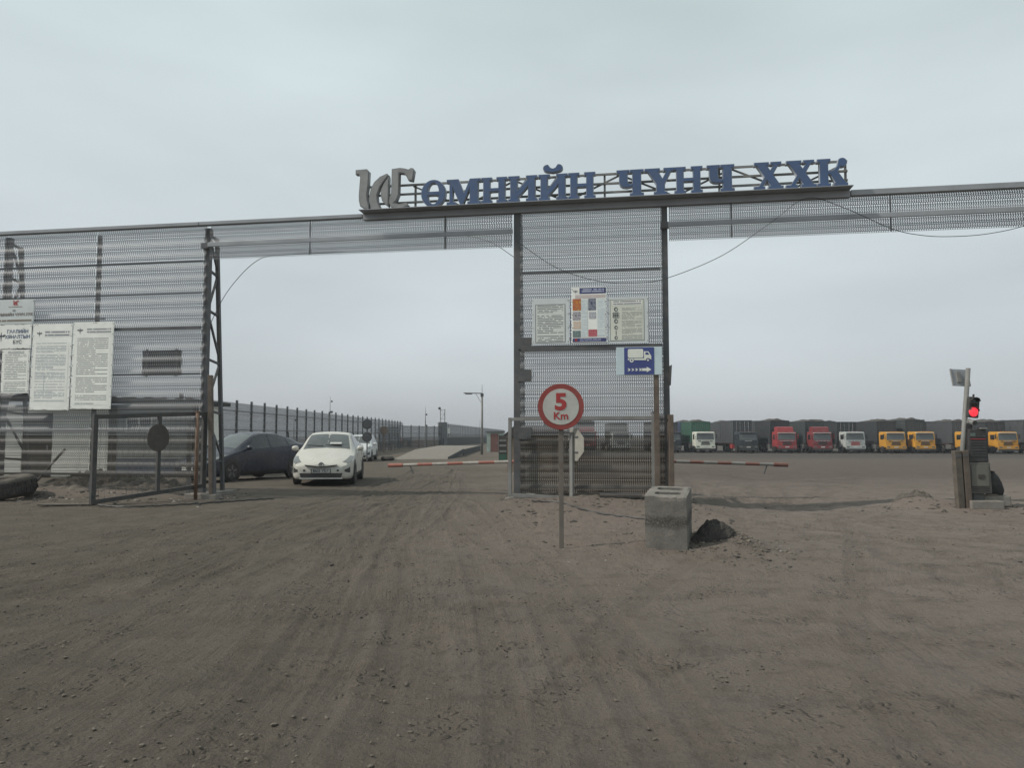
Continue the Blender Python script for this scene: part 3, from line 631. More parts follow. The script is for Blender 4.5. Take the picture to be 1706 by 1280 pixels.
fl(b1, 'print', 0.30, 0.68, 0.68, 0.72, P_HEAVY); txt(b1, '*', 0.46, 0.50, 0.16, INK, sx=1.5)
txt(b1, 'ӨМНИЙН ЧҮНЧ ХХК', 0.5, 0.38, 0.105, pm('ink_brown', (0.10, 0.065, 0.05), dust=0.1), bold=0.002, sx=0.95)
fl(b1, 'print', 0.05, 0.08, 0.95, 0.2, P_HEAVY)
b2 = board('notice_board', 'white customs zone board with blue capitals and winged emblem at left edge', -13.32, 3.69, -12.34, 4.30)
for k, s in enumerate(('ГААЛИЙН', 'ХЯНАЛТЫН', 'БҮС')): txt(b2, s, 0.60, 0.70 - k * 0.22, 0.125, INKB if k < 2 else INK, bold=0.002)
trident(b2, 0.12, 0.50, 0.13)
b3 = board('notice_board', 'small white text notice under the customs zone board', -13.15, 2.56, -12.36, 3.66)
fl(b3, 'print', 0.05, 0.03, 0.95, 0.90, P_SMALL); fl(b3, 'heading', 0.2, 0.91, 0.8, 0.97, P_HEAD)
b4 = board('notice_board', 'tall white notice board with bluish text, left of the tall pair', -12.30, 2.13, -11.20, 4.29, -0.15, tilt=R(0.6))
fl(b4, 'print', 0.05, 0.10, 0.93, 0.78, P_BLUE); fl(b4, 'heading', 0.30, 0.85, 0.95, 0.92, P_HEAD); trident(b4, 0.17, 0.885, 0.075)
b5 = board('notice_board', 'tall white notice board with dense dark text, right of the tall pair', -11.16, 2.15, -10.05, 4.31, -0.15, tilt=R(0.4))
fl(b5, 'print', 0.06, 0.05, 0.94, 0.82, P_DARK); fl(b5, 'heading', 0.33, 0.87, 0.95, 0.93, P_HEAD); trident(b5, 0.17, 0.90, 0.08)
for o in (b4, b5, b2):
    for k in range(10):
        x = random.uniform(.03, .97); e = random.choice((0.003, 0.985))
        MB().prism([(-.012, 0), (.012, 0), (.008, .016), (-.009, .012)], -0.003, 0).build('rust_spot', RUST, o, loc=((x - .5) * o['w'], -0.011, e * o['h']))
# three on the centre panel
c1 = board('notice_board', 'grey framed notice with black text, left of three on the centre panel', 0.36, 3.54, 1.19, 4.57, -0.13, BOARDG)
fl(c1, 'border', 0.09, 0.03, 0.90, 0.87, INK, 0.003); fl(c1, 'print', 0.105, 0.04, 0.885, 0.86, print_mat('print_c1', (0.66, 0.68, 0.65), (0.07, 0.08, 0.09), 22, 21.0, 0.72, 0.05, 0.8, 9, 0.28), 0.006)
c2 = board('information_poster', 'colourful safety poster with photographs and dark blue bars, middle of three', 1.25, 3.55, 2.02, 4.80, -0.15)
fl(c2, 'title_bar', 0.23, 0.88, 0.99, 0.985, pm('poster_navy', (0.05, 0.06, 0.17), 0.4, dust=0.1, var=0.1)); fl(c2, 'title_text', 0.28, 0.90, 0.95, 0.97, print_mat('print_title', (0.05, 0.06, 0.17), (0.45, 0.48, 0.6), 2, 2, 1.0, 0.02, 0.9, 15, 0.2, 0.0), 0.006)
trident(c2, 0.11, 0.92, 0.05, INK); fl(c2, 'subtitle', 0.10, 0.80, 0.98, 0.86, print_mat('print_sub', (0.62, 0.60, 0.58), (0.45, 0.2, 0.18), 3, 8, 1.0, 0.02, 0.5, 20, 0.3, 0.0))
for i, (x0, z0, x1, z1, cols) in enumerate(((.03, .58, .27, .79, ((.55, .22, .04), (.42, .1, .05), (.5, .34, .08))), (.48, .58, .70, .79, ((.05, .06, .12), (.25, .26, .3), (.1, .12, .2))), (.03, .41, .26, .56, ((.12, .16, .12), (.5, .45, .5), (.15, .15, .18))), (.50, .43, .70, .55, ((.55, .57, .58), (.3, .3, .36), (.6, .6, .6))), (.05, .25, .26, .39, ((.6, .55, .5), (.58, .42, .3), (.6, .6, .58))), (.03, .10, .26, .22, ((.2, .28, .26), (.1, .14, .15), (.3, .36, .33))), (.48, .11, .73, .235, ((.42, .03, .05), (.5, .18, .2), (.36, .03, .05))))):
    fl(c2, 'photograph', x0, z0, x1, z1, flat_mat('photo%d' % i, cols, 2.2 + .3 * i), 0.004)
for x0, x1 in ((.28, .46), (.74, .97)): fl(c2, 'print', x0, .11, x1, .78, print_mat('print_p%d' % int(x0 * 100), (0.70, 0.76, 0.75), (0.28, 0.36, 0.45), 44, 12 + x0, 0.8, 0.03, 0.6, 9, 0.3), 0.004)
fl(c2, 'footer_bar', 0.03, 0.015, 0.99, 0.085, pm('poster_navy2', (0.05, 0.06, 0.17), 0.4, dust=0.1, var=0.1)); fl(c2, 'footer_text', 0.22, 0.025, 0.85, 0.075, print_mat('print_foot', (0.05, 0.06, 0.17), (0.4, 0.42, 0.55), 2, 6, 1.0, 0.02, 0.8, 15, 0.25, 0.0), 0.006); fl(c2, 'footer_mark', 0.09, 0.03, 0.16, 0.075, INKR, 0.006)
c3 = board('notice_board', 'grey framed notice with round symbols and text, right of three on the centre panel', 2.05, 3.53, 2.93, 4.55, -0.13, BOARDG)
fl(c3, 'border', 0.055, 0.05, 0.90, 0.95, INK, 0.003); fl(c3, 'sheet', 0.065, 0.06, 0.89, 0.94, pm('cream_paper', (0.64, 0.66, 0.58), 0.5, dust=0.1, var=0.06), 0.006)
fl(c3, 'print', 0.33, 0.08, 0.86, 0.80, print_mat('print_c3', (0.64, 0.66, 0.58), (0.16, 0.17, 0.17), 30, 33.0, 0.75, 0.03, 0.75, 12, 0.25), 0.009); fl(c3, 'heading', 0.12, 0.83, 0.84, 0.93, P_HEAD, 0.009)
for x, z, r in ((.20, .74, .05), (.15, .64, .035), (.20, .64, .035), (.25, .64, .035), (.15, .58, .035), (.20, .58, .035), (.25, .58, .035), (.20, .48, .05), (.20, .34, .045), (.20, .12, .042)):
    link('symbol', curve_mesh([ell(0, 0, r * .8, r * .95, 18), ell(0.005, 0, r * .5, r * .62, 14)], 0.0008), INK, c3, ((x - .5) * c3['w'], -0.021, z * c3['h']))
MB().box(((.20 - .5) * c3['w'], -0.021, .23 * c3['h']), (0.012, 0.002, 0.09)).build('symbol', INK, c3)
# dark board behind the left screen
d0 = thing('dark_board', 'dark rectangular board mounted behind the left screen near the tower', 'board', gw(-8.92, 0.16, 2.98), GA)
MB().box((0, 0, 0.31), (1.04, 0.04, 0.62)).build('panel', pm('dark_board', (0.02, 0.021, 0.022), 0.6, dust=0.12), d0, bevel=0.006)
for x in (-0.4, 0.4): MB().box((x, -0.035, 0.31), (0.05, 0.03, 0.7)).build('bracket', STEEL, d0)
# blue truck route sign on its own post
tsx = gw(2.72, -0.30, 0)
ts = thing('truck_route_sign', 'blue lorry and arrow sign on white board beside the centre panel', 'sign', (tsx.x, tsx.y, gz(tsx.x, tsx.y)), GA)
MB().box((0, 0, 2.98), (0.98, 0.03, 0.61)).build('panel', pm('sign_pale', (0.52, 0.62, 0.66), 0.4, dust=0.1, var=0.05), ts, bevel=0.006)
MB().box((0.0, -0.019, 2.98), (0.64, 0.004, 0.59)).build('blue_field', BLUE, ts)
SIGNW = pm('sign_white', (0.72, 0.74, 0.67), 0.45, dust=0.1, var=0.05)
def rrect(x0, z0, x1, z1, r, n=5): return ell(x1 - r, z1 - r, r, r, n, 0, 90) + ell(x0 + r, z1 - r, r, r, n, 90, 180) + ell(x0 + r, z0 + r, r, r, n, 180, 270) + ell(x1 - r, z0 + r, r, r, n, 270, 360)
pic = [rrect(-0.24, 0.02, 0.09, 0.21, 0.03), [(0.105, -0.005), (0.105, 0.155), (0.20, 0.155), (0.25, 0.07), (0.26, 0.06), (0.26, -0.03), (0.235, -0.03), (0.225, 0.005), (0.17, 0.005), (0.15, -0.03), (-0.10, -0.03), (-0.12, 0.005), (-0.2, 0.005), (-0.22, -0.03), (-0.24, -0.03), (-0.24, 0.008), (0.09, 0.008)], [(0.135, 0.08), (0.135, 0.135), (0.19, 0.135), (0.22, 0.08)],
       ell(-0.16, -0.035, 0.045, 0.045, 18), ell(-0.16, -0.035, 0.02, 0.02, 12), ell(0.19, -0.035, 0.045, 0.045, 18), ell(0.19, -0.035, 0.02, 0.02, 12)]
link('lorry_symbol', curve_mesh(pic, 0.0015), SIGNW, ts, (0, -0.0235, 3.03))
arr = [[(0.04, -0.028), (0.16, -0.028), (0.16, -0.06), (0.26, 0), (0.16, 0.06), (0.16, 0.028), (0.04, 0.028), (0.07, 0)]] + [[(x, -0.028), (x + 0.035, -0.028), (x + 0.065, 0), (x + 0.035, 0.028), (x, 0.028), (x + 0.03, 0)] for x in (-0.25, -0.17, -0.09, -0.01)]
link('arrow_symbol', curve_mesh(arr, 0.0015), SIGNW, ts, (0, -0.0235, 2.79))
MB().box((0.36, 0.06, 1.30), (0.115, 0.085, 3.2)).build('post', BROWN, ts, bevel=0.006)
for z in (2.82, 3.12): MB().box((0.1, 0.022, z), (0.7, 0.018, 0.05)).build('bracket', STEEL, ts)

# ------------------------------------------------------------------ speed sign, octagon sign
s5 = thing('speed_sign', 'round red and white 5 Km sign on thin post in front of the gate', 'sign', (0.645, 10.15, gz(0.645, 10.15)), R(-3))
zc = 1.88 - s5.location.z
def disc(r, y0, y1, n=40, z=0.0): return MB().prism(ell(0, z, r, r, n), y0, y1)
disc(0.305, -0.012, 0.006, z=zc).build('rim', pm('sign_red', (0.28, 0.045, 0.04), 0.5, dust=0.3, var=0.2), s5, bevel=0.004)
disc(0.238, -0.016, -0.011, z=zc).build('face', pm('sign_face', (0.50, 0.50, 0.46), 0.5, dust=0.22, var=0.1), s5)
link('numeral', text_mesh('5', 0.30, bold=0.012, sx=1.1, extrude=0.001), INKR, s5, (0.0, -0.0185, zc + 0.055))
link('unit', text_mesh('Km', 0.135, bold=0.003, sx=1.05, extrude=0.001), INKR, s5, (0.0, -0.0185, zc - 0.125))
MB().box((0.0, 0.035, (zc + .2) / 2 - 0.1), (0.062, 0.05, zc + 0.4)).build('post', pm('sign_post_brown', (0.14, 0.125, 0.11), 0.7, dust=0.4, rust=0.4), s5, bevel=0.006)
for dz in (-0.12, 0.14): MB().box((0, 0.010, zc + dz), (0.34, 0.012, 0.03)).build('clamp', STEEL, s5)
os_ = thing('octagon_sign', 'back of a grey octagonal sign on a flat steel post by the gate', 'sign', (1.30, 17.02, gz(1.3, 17.02)), R(-52))
zo = 1.30 - os_.location.z
MB().prism([(0.36 * math.cos(R(22.5 + 45 * k)) / math.cos(R(22.5)), zo + 0.36 * math.sin(R(22.5 + 45 * k)) / math.cos(R(22.5))) for k in range(8)], 0.05, 0.06).build('panel', pm('sign_back', (0.30, 0.29, 0.26), 0.5, dust=0.35), os_, bevel=0.003)
MB().box((0, 0.02, (zo + .2) / 2 - 0.1), (0.10, 0.05, zo + 0.55)).build('post', STEEL_L, os_, bevel=0.006)
for dz in (-0.17, 0.17): MB().box((0, 0.044, zo + dz), (0.36, 0.012, 0.035)).build('clamp', STEEL, os_)

# ------------------------------------------------------------------ swing gate leaves
def leaf(name, label, p, q, zt0, zt1, zb0, zb1, mat, w=0.085, mids=(0.5,), mesh=False):
    p, q = Vector(p), Vector(q); d = q - p; L = d.length; a = math.atan2(d.y, d.x)
    o = thing(name, label, 'gate', (p.x, p.y, 0), a)
    MB().bar((0, 0, zb0), (0, 0, zt0 + w / 2), w).build('stile', mat, o, bevel=0.006)
    MB().bar((L, 0, zb1), (L, 0, zt1 + w / 2), w).build('stile', mat, o, bevel=0.006)
    MB().bar((w / 2, 0, zt0), (L - w / 2, 0, zt1), w * .98).build('top_rail', mat, o, bevel=0.006)
    MB().bar((w / 2, 0, zb0 + w / 2), (L - w / 2, 0, zb1 + w / 2), w * .98).build('bottom_rail', mat, o, bevel=0.006)
    for t in mids: MB().bar((L * t, 0, zb0 + (zb1 - zb0) * t + w), (L * t, 0, zt0 + (zt1 - zt0) * t - w / 2), w * .8).build('mid_stile', mat, o)
    if mesh:
        mb = MB(); n = int(L / 0.12)
        for k in range(1, n):
            t = k / n; mb.bar((L * t, 0, zb0 + (zb1 - zb0) * t + w), (L * t, 0, zt0 + (zt1 - zt0) * t), 0.005)
        mb.build('mesh_wires', STEEL, o)['kind'] = 'stuff'
    return o
gl = leaf('swing_gate', 'dark open gate leaf on the left carrying a round sign', (-8.86, 16.35), (-7.36, 18.40), 1.90, 2.02, 0.05, 0.26, pm('dark_leaf_steel', (0.045, 0.048, 0.05), 0.6, dust=0.3, rust=0.3), 0.095, (0.56,), True)
rs = thing('round_sign', 'back of a dark rusty round sign fixed to the left gate leaf', 'sign', (-8.05, 17.42, 1.45), math.atan2(2.05, 1.5) + R(14))
disc(0.31, -0.075, -0.065, 32).build('panel', pm('dark_sign_back', (0.055, 0.05, 0.045), 0.6, dust=0.3, rust=0.6), rs)
for dz in (-.15, .15): MB().box((0, -0.055, dz), (0.4, 0.018, 0.035)).build('clamp', STEEL, rs)
MB().box((0, -0.02, 0), (0.07, 0.05, 0.5)).build('bracket', STEEL, rs)
pc0, pc1 = gw(-0.13, -0.22, 0), gw(3.0, -0.22, 0)
leaf('swing_gate', 'light grey gate leaf folded against the centre panel', (pc0.x, pc0.y), (pc1.x, pc1.y), 1.86, 1.88, 0.15, 0.02, STEEL_L, 0.075, ())
gr_ = leaf('swing_gate', 'brown gate leaf seen nearly edge on at the right centre post', (3.42, 16.55), (3.56, 19.35), 1.90, 1.98, 0.15, 0.12, BROWN, 0.10, (0.5,), True)
MB().box((1.4, 0.03, 1.0), (2.6, 0.02, 1.6)).build('infill_plate', BROWN, gr_)
MB().box((2.8, 0, 2.06), (0.1, 0.1, 0.09)).build('cap', BLACKM, gr_)
# posts by the left tower
o = thing('rusty_pipe', 'orange brown rusty pipe standing beside the left tower', 'pipe', (-7.42, 18.15, 0.0)); o.rotation_euler = (R(1), R(0.4), 0)
MB().cyl((0, 0, -0.1), (0, 0, 2.05), 0.042, n=12).build('tube', RUST, o, smooth=True); MB().cyl((0, 0, 2.04), (0, 0, 2.08), 0.05, n=12).build('collar', RUST, o); MB().box((0, 0.02, 1.9), (0.16, 0.05, 0.05)).build('clamp', STEEL, o)
o = thing('steel_post', 'dark leaning steel post right of the rusty pipe', 'post', (-7.12, 18.35, 0.0)); o.rotation_euler = (R(-1), R(-2.4), 0)
MB().box((0, 0, 1.45), (0.10, 0.12, 3.0)).build('upright', BROWN, o, bevel=0.008); MB().box((0.06, 0, 0.75), (0.07, 0.1, 1.5)).build('side_plate', STEEL, o)
MB().box((0, 0, 0.03), (0.36, 0.36, 0.16)).build('base', CONC, o, bevel=0.02)
o = thing('steel_post', 'short pale post between the rusty pipe and the screen', 'post', (-7.95, 19.0, 0.0)); MB().box((0, 0, 0.9), (0.09, 0.09, 1.9)).build('upright', STEEL_L, o, bevel=0.006); MB().box((0, 0, 0.06), (0.26, 0.26, 0.04)).build('base_plate', STEEL, o)

# ------------------------------------------------------------------ cars (local x backwards from the nose, y to the car's left seen from the front, z up)
def crom(xs, ys, x):
    x = np.asarray(x, float); i = np.clip(np.searchsorted(xs, x) - 1, 0, len(xs) - 2)
    h = xs[i + 1] - xs[i]; t = np.clip((x - xs[i]) / h, 0, 1)
    m = np.zeros_like(ys)
    d = np.diff(ys) / np.diff(xs); m[0] = d[0]; m[-1] = d[-1]
    for k in range(1, len(xs) - 1): m[k] = 0 if d[k - 1] * d[k] <= 0 else 2 * d[k - 1] * d[k] / (d[k - 1] + d[k])
    return (2 * t ** 3 - 3 * t ** 2 + 1) * ys[i] + (t ** 3 - 2 * t ** 2 + t) * h * m[i] + (-2 * t ** 3 + 3 * t ** 2) * ys[i + 1] + (t ** 3 - t ** 2) * h * m[i + 1]
HATCH = np.array([  # x, bottom, half width, shoulder z, half width top, top z
 (0.00, .26, .58, .50, .50, .575), (.05, .21, .68, .54, .58, .615), (.16, .18, .78, .60, .64, .665), (.40, .17, .845, .68, .68, .76), (.80, .17, .87, .78, .70, .885),
 (1.15, .17, .873, .86, .72, .985), (1.25, .17, .873, .875, .71, 1.03), (1.65, .17, .873, .905, .655, 1.24), (2.05, .17, .873, .925, .60, 1.42), (2.45, .17, .873, .945, .575, 1.485), (2.9, .17, .873, .965, .565, 1.478),
 (3.3, .17, .873, .985, .555, 1.43), (3.75, .18, .87, 1.02, .545, 1.325), (4.15, .2, .855, 1.05, .55, 1.19), (4.33, .22, .83, 1.03, .57, 1.10), (4.42, .26, .78, .95, .60, 1.0), (4.46, .32, .72, .80, .60, .86)])
WAGON = np.array([
 (0.00, .28, .60, .55, .52, .66), (.06, .22, .70, .60, .60, .72), (.2, .2, .79, .68, .66, .80), (.5, .2, .84, .78, .68, .90), (.95, .2, .85, .88, .70, 1.0),
 (1.15, .2, .85, .90, .70, 1.06), (1.6, .2, .85, .92, .66, 1.34), (1.95, .2, .85, .93, .64, 1.50), (2.4, .2, .85, .94, .63, 1.55), (3.2, .2, .85, .95, .62, 1.55),
 (3.8, .2, .85, .96, .61, 1.50), (4.15, .22, .83, .97, .60, 1.35), (4.28, .24, .80, .95, .60, 1.15), (4.35, .3, .74, .85, .60, .95)])
GLASS = None
def glass_mat():
    m, t, b = basemat('car_glass'); tc = t.new('ShaderNodeTexCoord')
    col = t.mix(t.rng(t.noise(tc.outputs['Object'], 5, 6, 0.7), 0.3, 0.75, 0.25, 0.6), (0.03, 0.037, 0.04, 1), (0.17, 0.18, 0.175, 1))
    t.put(b.inputs['Base Color'], col); b.inputs['Roughness'].default_value = 0.12; b.inputs['Specular IOR Level'].default_value = 0.6
    return m
GLASS = glass_mat()
GLASSD = pm('dark_glass', (0.012, 0.013, 0.015), 0.10, dust=0.22, dustcol=(0.16, 0.17, 0.175, 1), spec=0.7)
LAMPM = pm('headlamp', (0.13, 0.14, 0.135), 0.12, dust=0.15, spec=0.8)
CHROME = pm('dusty_chrome', (0.5, 0.5, 0.5), 0.25, 0.8, 0.1, 4, 0.2)
RIM = pm('alloy_rim', (0.20, 0.20, 0.20), 0.4, 0.4, 0.1, 6, 0.4)
PLATE = pm('plate_white', (0.55, 0.56, 0.54), 0.5, dust=0.2, var=0.05)
INTER = pm('seat_fabric', (0.05, 0.05, 0.05), 0.9, dust=0.1)
def car(label, loc, rz, table, paint, L=4.46, wb=(0.93, 3.63), plate=None, emblem=True, roof=None, group=None):
    o = thing('parked_car', label, 'car', loc, rz, group)
    X = table[:, 0]; col = [table[:, k] for k in range(1, 6)]
    def prof(x):
        zb, hw, zs, ht, zt = [crom(X, c, x) for c in col]; e_ = 0.05
        y = np.stack([0 * hw, .90 * hw, hw, 1.0 * hw, .985 * hw, .5 * (.985 * hw + ht) + .012, ht, .55 * ht, 0 * ht], -1)
        z = np.stack([zb, zb, zb + .15, .5 * (zb + zs) + .05, zs, .5 * (zs + zt - e_) + .02 * (zt - zs), zt - e_, zt - .012, zt], -1)
        return y, z
    TS = np.arange(9.0)
    def S(x, t, off=0.0, side=1):
        y, z = prof(np.array(x)); f = lambda a: crom(TS, a, np.array([t]))[0]
        p = np.array([x, f(y), f(z)])
        if off:
            d = 0.01; a = np.array([x + d, *[crom(TS, q, np.array([t]))[0] for q in prof(np.array(min(x + d, X[-1])))]]) - p
            tt = min(t + .05, 8); b = np.array([x, f(y) if False else crom(TS, y, np.array([tt]))[0], crom(TS, z, np.array([tt]))[0]]) - p
            n = np.cross(a, b); n = n / (np.linalg.norm(n) + 1e-9)
            if n[1] < -0.2 or (abs(n[1]) <= 0.2 and n[2] < 0): n = -n
            p = p + n * off
        return (p[0], p[1] * side, p[2])
    def patch(name, corners, mat, off=0.006, n=6, k=5, side=1, both=False, th=False):
        (xa, ta), (xb, tb), (xc, tc_), (xd, td) = corners; mb = MB()
        for sd in ((1, -1) if both else (side,)):
            G = []
            for i in range(n + 1):
                u = i / n; r = []
                for j in range(k + 1):
                    v = j / k
                    x = (xa * (1 - u) + xb * u) * (1 - v) + (xd * (1 - u) + xc * u) * v; t = (ta * (1 - u) + tb * u) * (1 - v) + (td * (1 - u) + tc_ * u) * v
                    r.append(S(x, t, off, sd))
                G.append(r)
            mb.grid(G)
        return mb.build(name, mat, o, smooth=True, merge=both)
    xs = np.unique(np.concatenate([np.linspace(0, .5, 10), np.linspace(.5, L - .4, 30), np.linspace(L - .4, X[-1], 8)]))
    tt = np.linspace(0, 8, 29); Y, Z = prof(xs)
    G = []
    for i, x in enumerate(xs):
        y = crom(TS, Y[i], tt); z = crom(TS, Z[i], tt)
        G.append([(x, a, b) for a, b in zip(y, z)] + [(x, -a, b) for a, b in list(zip(y, z))[-2::-1]])
    mb = MB().grid(G); mb.f.append(tuple(range(len(G[0])))); mb.f.append(tuple((len(G) - 1) * len(G[0]) + k for k in range(len(G[0])))[::-1])
    autosmooth(mb.build('body', paint, o, merge=True), 50)
    wsA = 1.22 if table is HATCH else 1.12; wsB = 2.02 if table is HATCH else 1.85
    patch('windshield', [(wsA, 6.15), (wsB, 6.2), (wsB, 8), (wsA, 8)], GLASS, 0.006, both=True)
    rg = (3.6, 4.2) if table is HATCH else (4.05, 4.25); patch('rear_window', [(rg[0], 6.3), (rg[1], 6.3), (rg[1], 8), (rg[0], 8)], GLASSD, 0.006, both=True)
    for sd in (1, -1):
        patch('side_window', [(1.50, 4.2), (2.52, 4.15), (2.52, 5.85), (1.98, 5.85)], GLASSD, 0.005, side=sd)
        patch('side_window', [(2.58, 4.15), (3.35, 4.2), (3.30, 5.75), (2.58, 5.85)], GLASSD, 0.005, side=sd)
        patch('quarter_window', [(3.42, 4.3), (3.85, 4.5), (3.55, 5.4), (3.42, 5.6)], GLASSD, 0.005, n=3, k=3, side=sd)
        patch('headlight', [(0.10, 3.9), (0.78, 4.2), (0.70, 5.6), (0.20, 6.35)], LAMPM, 0.006, side=sd)
        patch('fog_recess', [(0.035, 2.2), (0.20, 2.2), (0.20, 3.4), (0.035, 3.2)], BLACKM, 0.006, side=sd, n=3, k=3)
        patch('tail_light', [(4.20, 4.1), (4.40, 3.9), (4.34, 5.6), (4.2, 5.6)] if table is HATCH else [(4.1, 4.0), (4.3, 3.8), (4.26, 5.6), (4.1, 5.6)], INKR, 0.006, side=sd, n=3, k=3)
        for xx in (1.42, 2.55, 3.42): patch('door_seam', [(xx, 1.6), (xx + .012, 1.6), (xx + .012, 4.1), (xx, 4.1)], BLACKM, 0.003, n=1, k=8, side=sd)
        for xx in (2.30, 3.18): patch('door_handle', [(xx, 3.45), (xx + .17, 3.45), (xx + .17, 3.6), (xx, 3.6)], paint, 0.02, n=3, k=2, side=sd)
        patch('sill', [(1.35, 1.15), (3.2, 1.15), (3.2, 1.9), (1.35, 1.9)], BLACKM, 0.004, n=4, k=2, side=sd)
        yb = 0.873 if table is HATCH else 0.85
        mb = MB(); M = Matrix.Translation((1.52, sd * (yb + 0.085), 1.0))
        mb.lathe([(0.0, -.10), (.05, -.095), (.085, -.05), (.09, 0.02), (.07, .06), (0.0, .075)], 12, M @ Matrix.Rotation(sd * R(90), 4, 'X') @ Matrix.Diagonal((.8, .85, 1.15, 1)))
        mb.bar((1.54, sd * (yb - .06), .93), (1.53, sd * (yb + .06), .96), 0.05, 0.03); mb.build('wing_mirror', paint, o, smooth=True)
        for xw in wb:
            MB().cyl((xw, sd * (yb - .14), 0.34), (xw, sd * (yb + 0.003), 0.34), 0.365, 0.36, 28).build('wheel_arch', BLACKM, o)
            w = MB().lathe([(.20, -.09), (.27, -.10), (.305, -.075), (.315, -.04), (.315, .04), (.305, .075), (.27, .10), (.20, .09)], 28).build('wheel', BLACK, o, smooth=True, loc=(xw, sd * (yb - .075), .312), rot=(R(90), 0, 0))
            sg = -sd
            r_ = MB().lathe([(.0, .070 * sg), (.05, .075 * sg), (.06, .06 * sg), (.17, .062 * sg), (.195, .085 * sg), (.205, .088 * sg)], 24)
            r_.build('rim', BLACKM, w, smooth=True)
            sp = MB()
            for a in range(5): sp.box((0.125, 0, .07 * sg), (.15, .05, .022), Matrix.Rotation(R(72 * a + 15), 4, 'Z'))
            sp.build('spokes', RIM, w)
    MB().cyl((-0.012, 0, .575), (0.02, 0, .575), .075, .075, 20).build('emblem_base', paint, o)
    if emblem:
        e_ = MB()
        for cx, rx, rz_ in ((0, .072, .05), (0, .026, .047)):
            q = [(-0.02, y_, .585 + z_) for y_, z_ in ell(0, 0, rx, rz_, 20)]; e_.tube(q + [q[0]], 0.008, 6)
        q = [(-0.02, y_, .612 + z_) for y_, z_ in ell(0, 0, .048, .02, 16)]; e_.tube(q + [q[0]], 0.007, 6); e_.build('emblem', CHROME, o, smooth=True)
    gp_ = MB()
    gp_.prism([(-.45, .575), (-.09, .53), (.09, .53), (.45, .575), (.45, .555), (.1, .505), (-.1, .505), (-.45, .555)], -0.012, 0.06, Matrix.Rotation(R(90), 4, 'Z')); gp_.build('grille_slot', BLACKM, o)
    MB().prism([(-.56, .235), (.56, .235), (.60, .345), (-.60, .345)], -0.06, 0.012, Matrix.Rotation(R(90), 4, 'Z')).build('lower_intake', BLACKM, o)
    MB().box((0.0, 0, .205), (0.05, 1.2, .03)).build('front_lip', WHITE if paint is not BLUECAR else BLACKM, o)
    MB().box((-0.02, 0, .40), (0.02, 0.54, .125)).build('plate_holder', BLACKM, o)
    pl = MB().box((-0.032, 0, .405), (0.006, 0.50, .10)).build('number_plate', PLATE, o)
    if plate: link('plate_text', text_mesh(plate, 0.105, sx=1.0, bold=0.003), INK, pl, (-0.037, 0, .405), (0, 0, R(-90)))
    for sd in (1, -1): MB().box((-0.002, sd * .47, .42), (.02, .06, .05)).build('tow_cover', BLACKM, o)
    MB().box((2.2, 0, .22), (3.6, 1.5, .12)).build('underbody', BLACKM, o)
    return o
WHITECAR = pm('dusty_white_car', (0.56, 0.55, 0.50), 0.3, 0.0, 0.04, 0.7, 0.20, (0.27, 0.23, 0.18, 1), spec=0.5)
WHITEVAN = pm('white_van_paint', (0.62, 0.64, 0.63), 0.3, 0.0, 0.05, 2.5, 0.2, spec=0.5)
BLUECAR = pm('dusty_blue_car', (0.018, 0.024, 0.045), 0.3, 0.0, 0.15, 2.5, 0.28, (0.10, 0.09, 0.08, 1), spec=0.5)
# nose position and heading (local +x points to the tail)
HEAD = R(90) + R(6.5)
w1 = car('dusty white hatchback facing the viewer with its plate visible', (-5.44, 22.0, gz(-5.5, 23.5)), HEAD, HATCH, WHITECAR, plate='8603 УБХ'); w1.scale = (1, 1, 1.05)
MB().box((0, 0, 0), (0.10, 0.34, 0.012)).build('dashboard_paper', PLATE, w1, loc=(1.40, -0.25, 1.145), rot=(0, R(-28), 0))
for y0, a in ((-.45, 12), (.1, 8)): MB().bar((1.30, y0, 1.065), (1.37, y0 + .5, 1.10), 0.014).build('wiper', BLACKM, w1)
car('dark blue hatchback parked by the white shed, seen from its side', (-9.98, 23.8, gz(-9.0, 25.0)), R(90) - R(28), HATCH, BLUECAR).scale = (1, 1, 1.06)
car('white wagon half hidden behind the white hatchback', (-9.05, 44.6, 0.0), R(90) + R(4), WAGON, WHITEVAN, L=4.35, wb=(.85, 3.45), emblem=False)

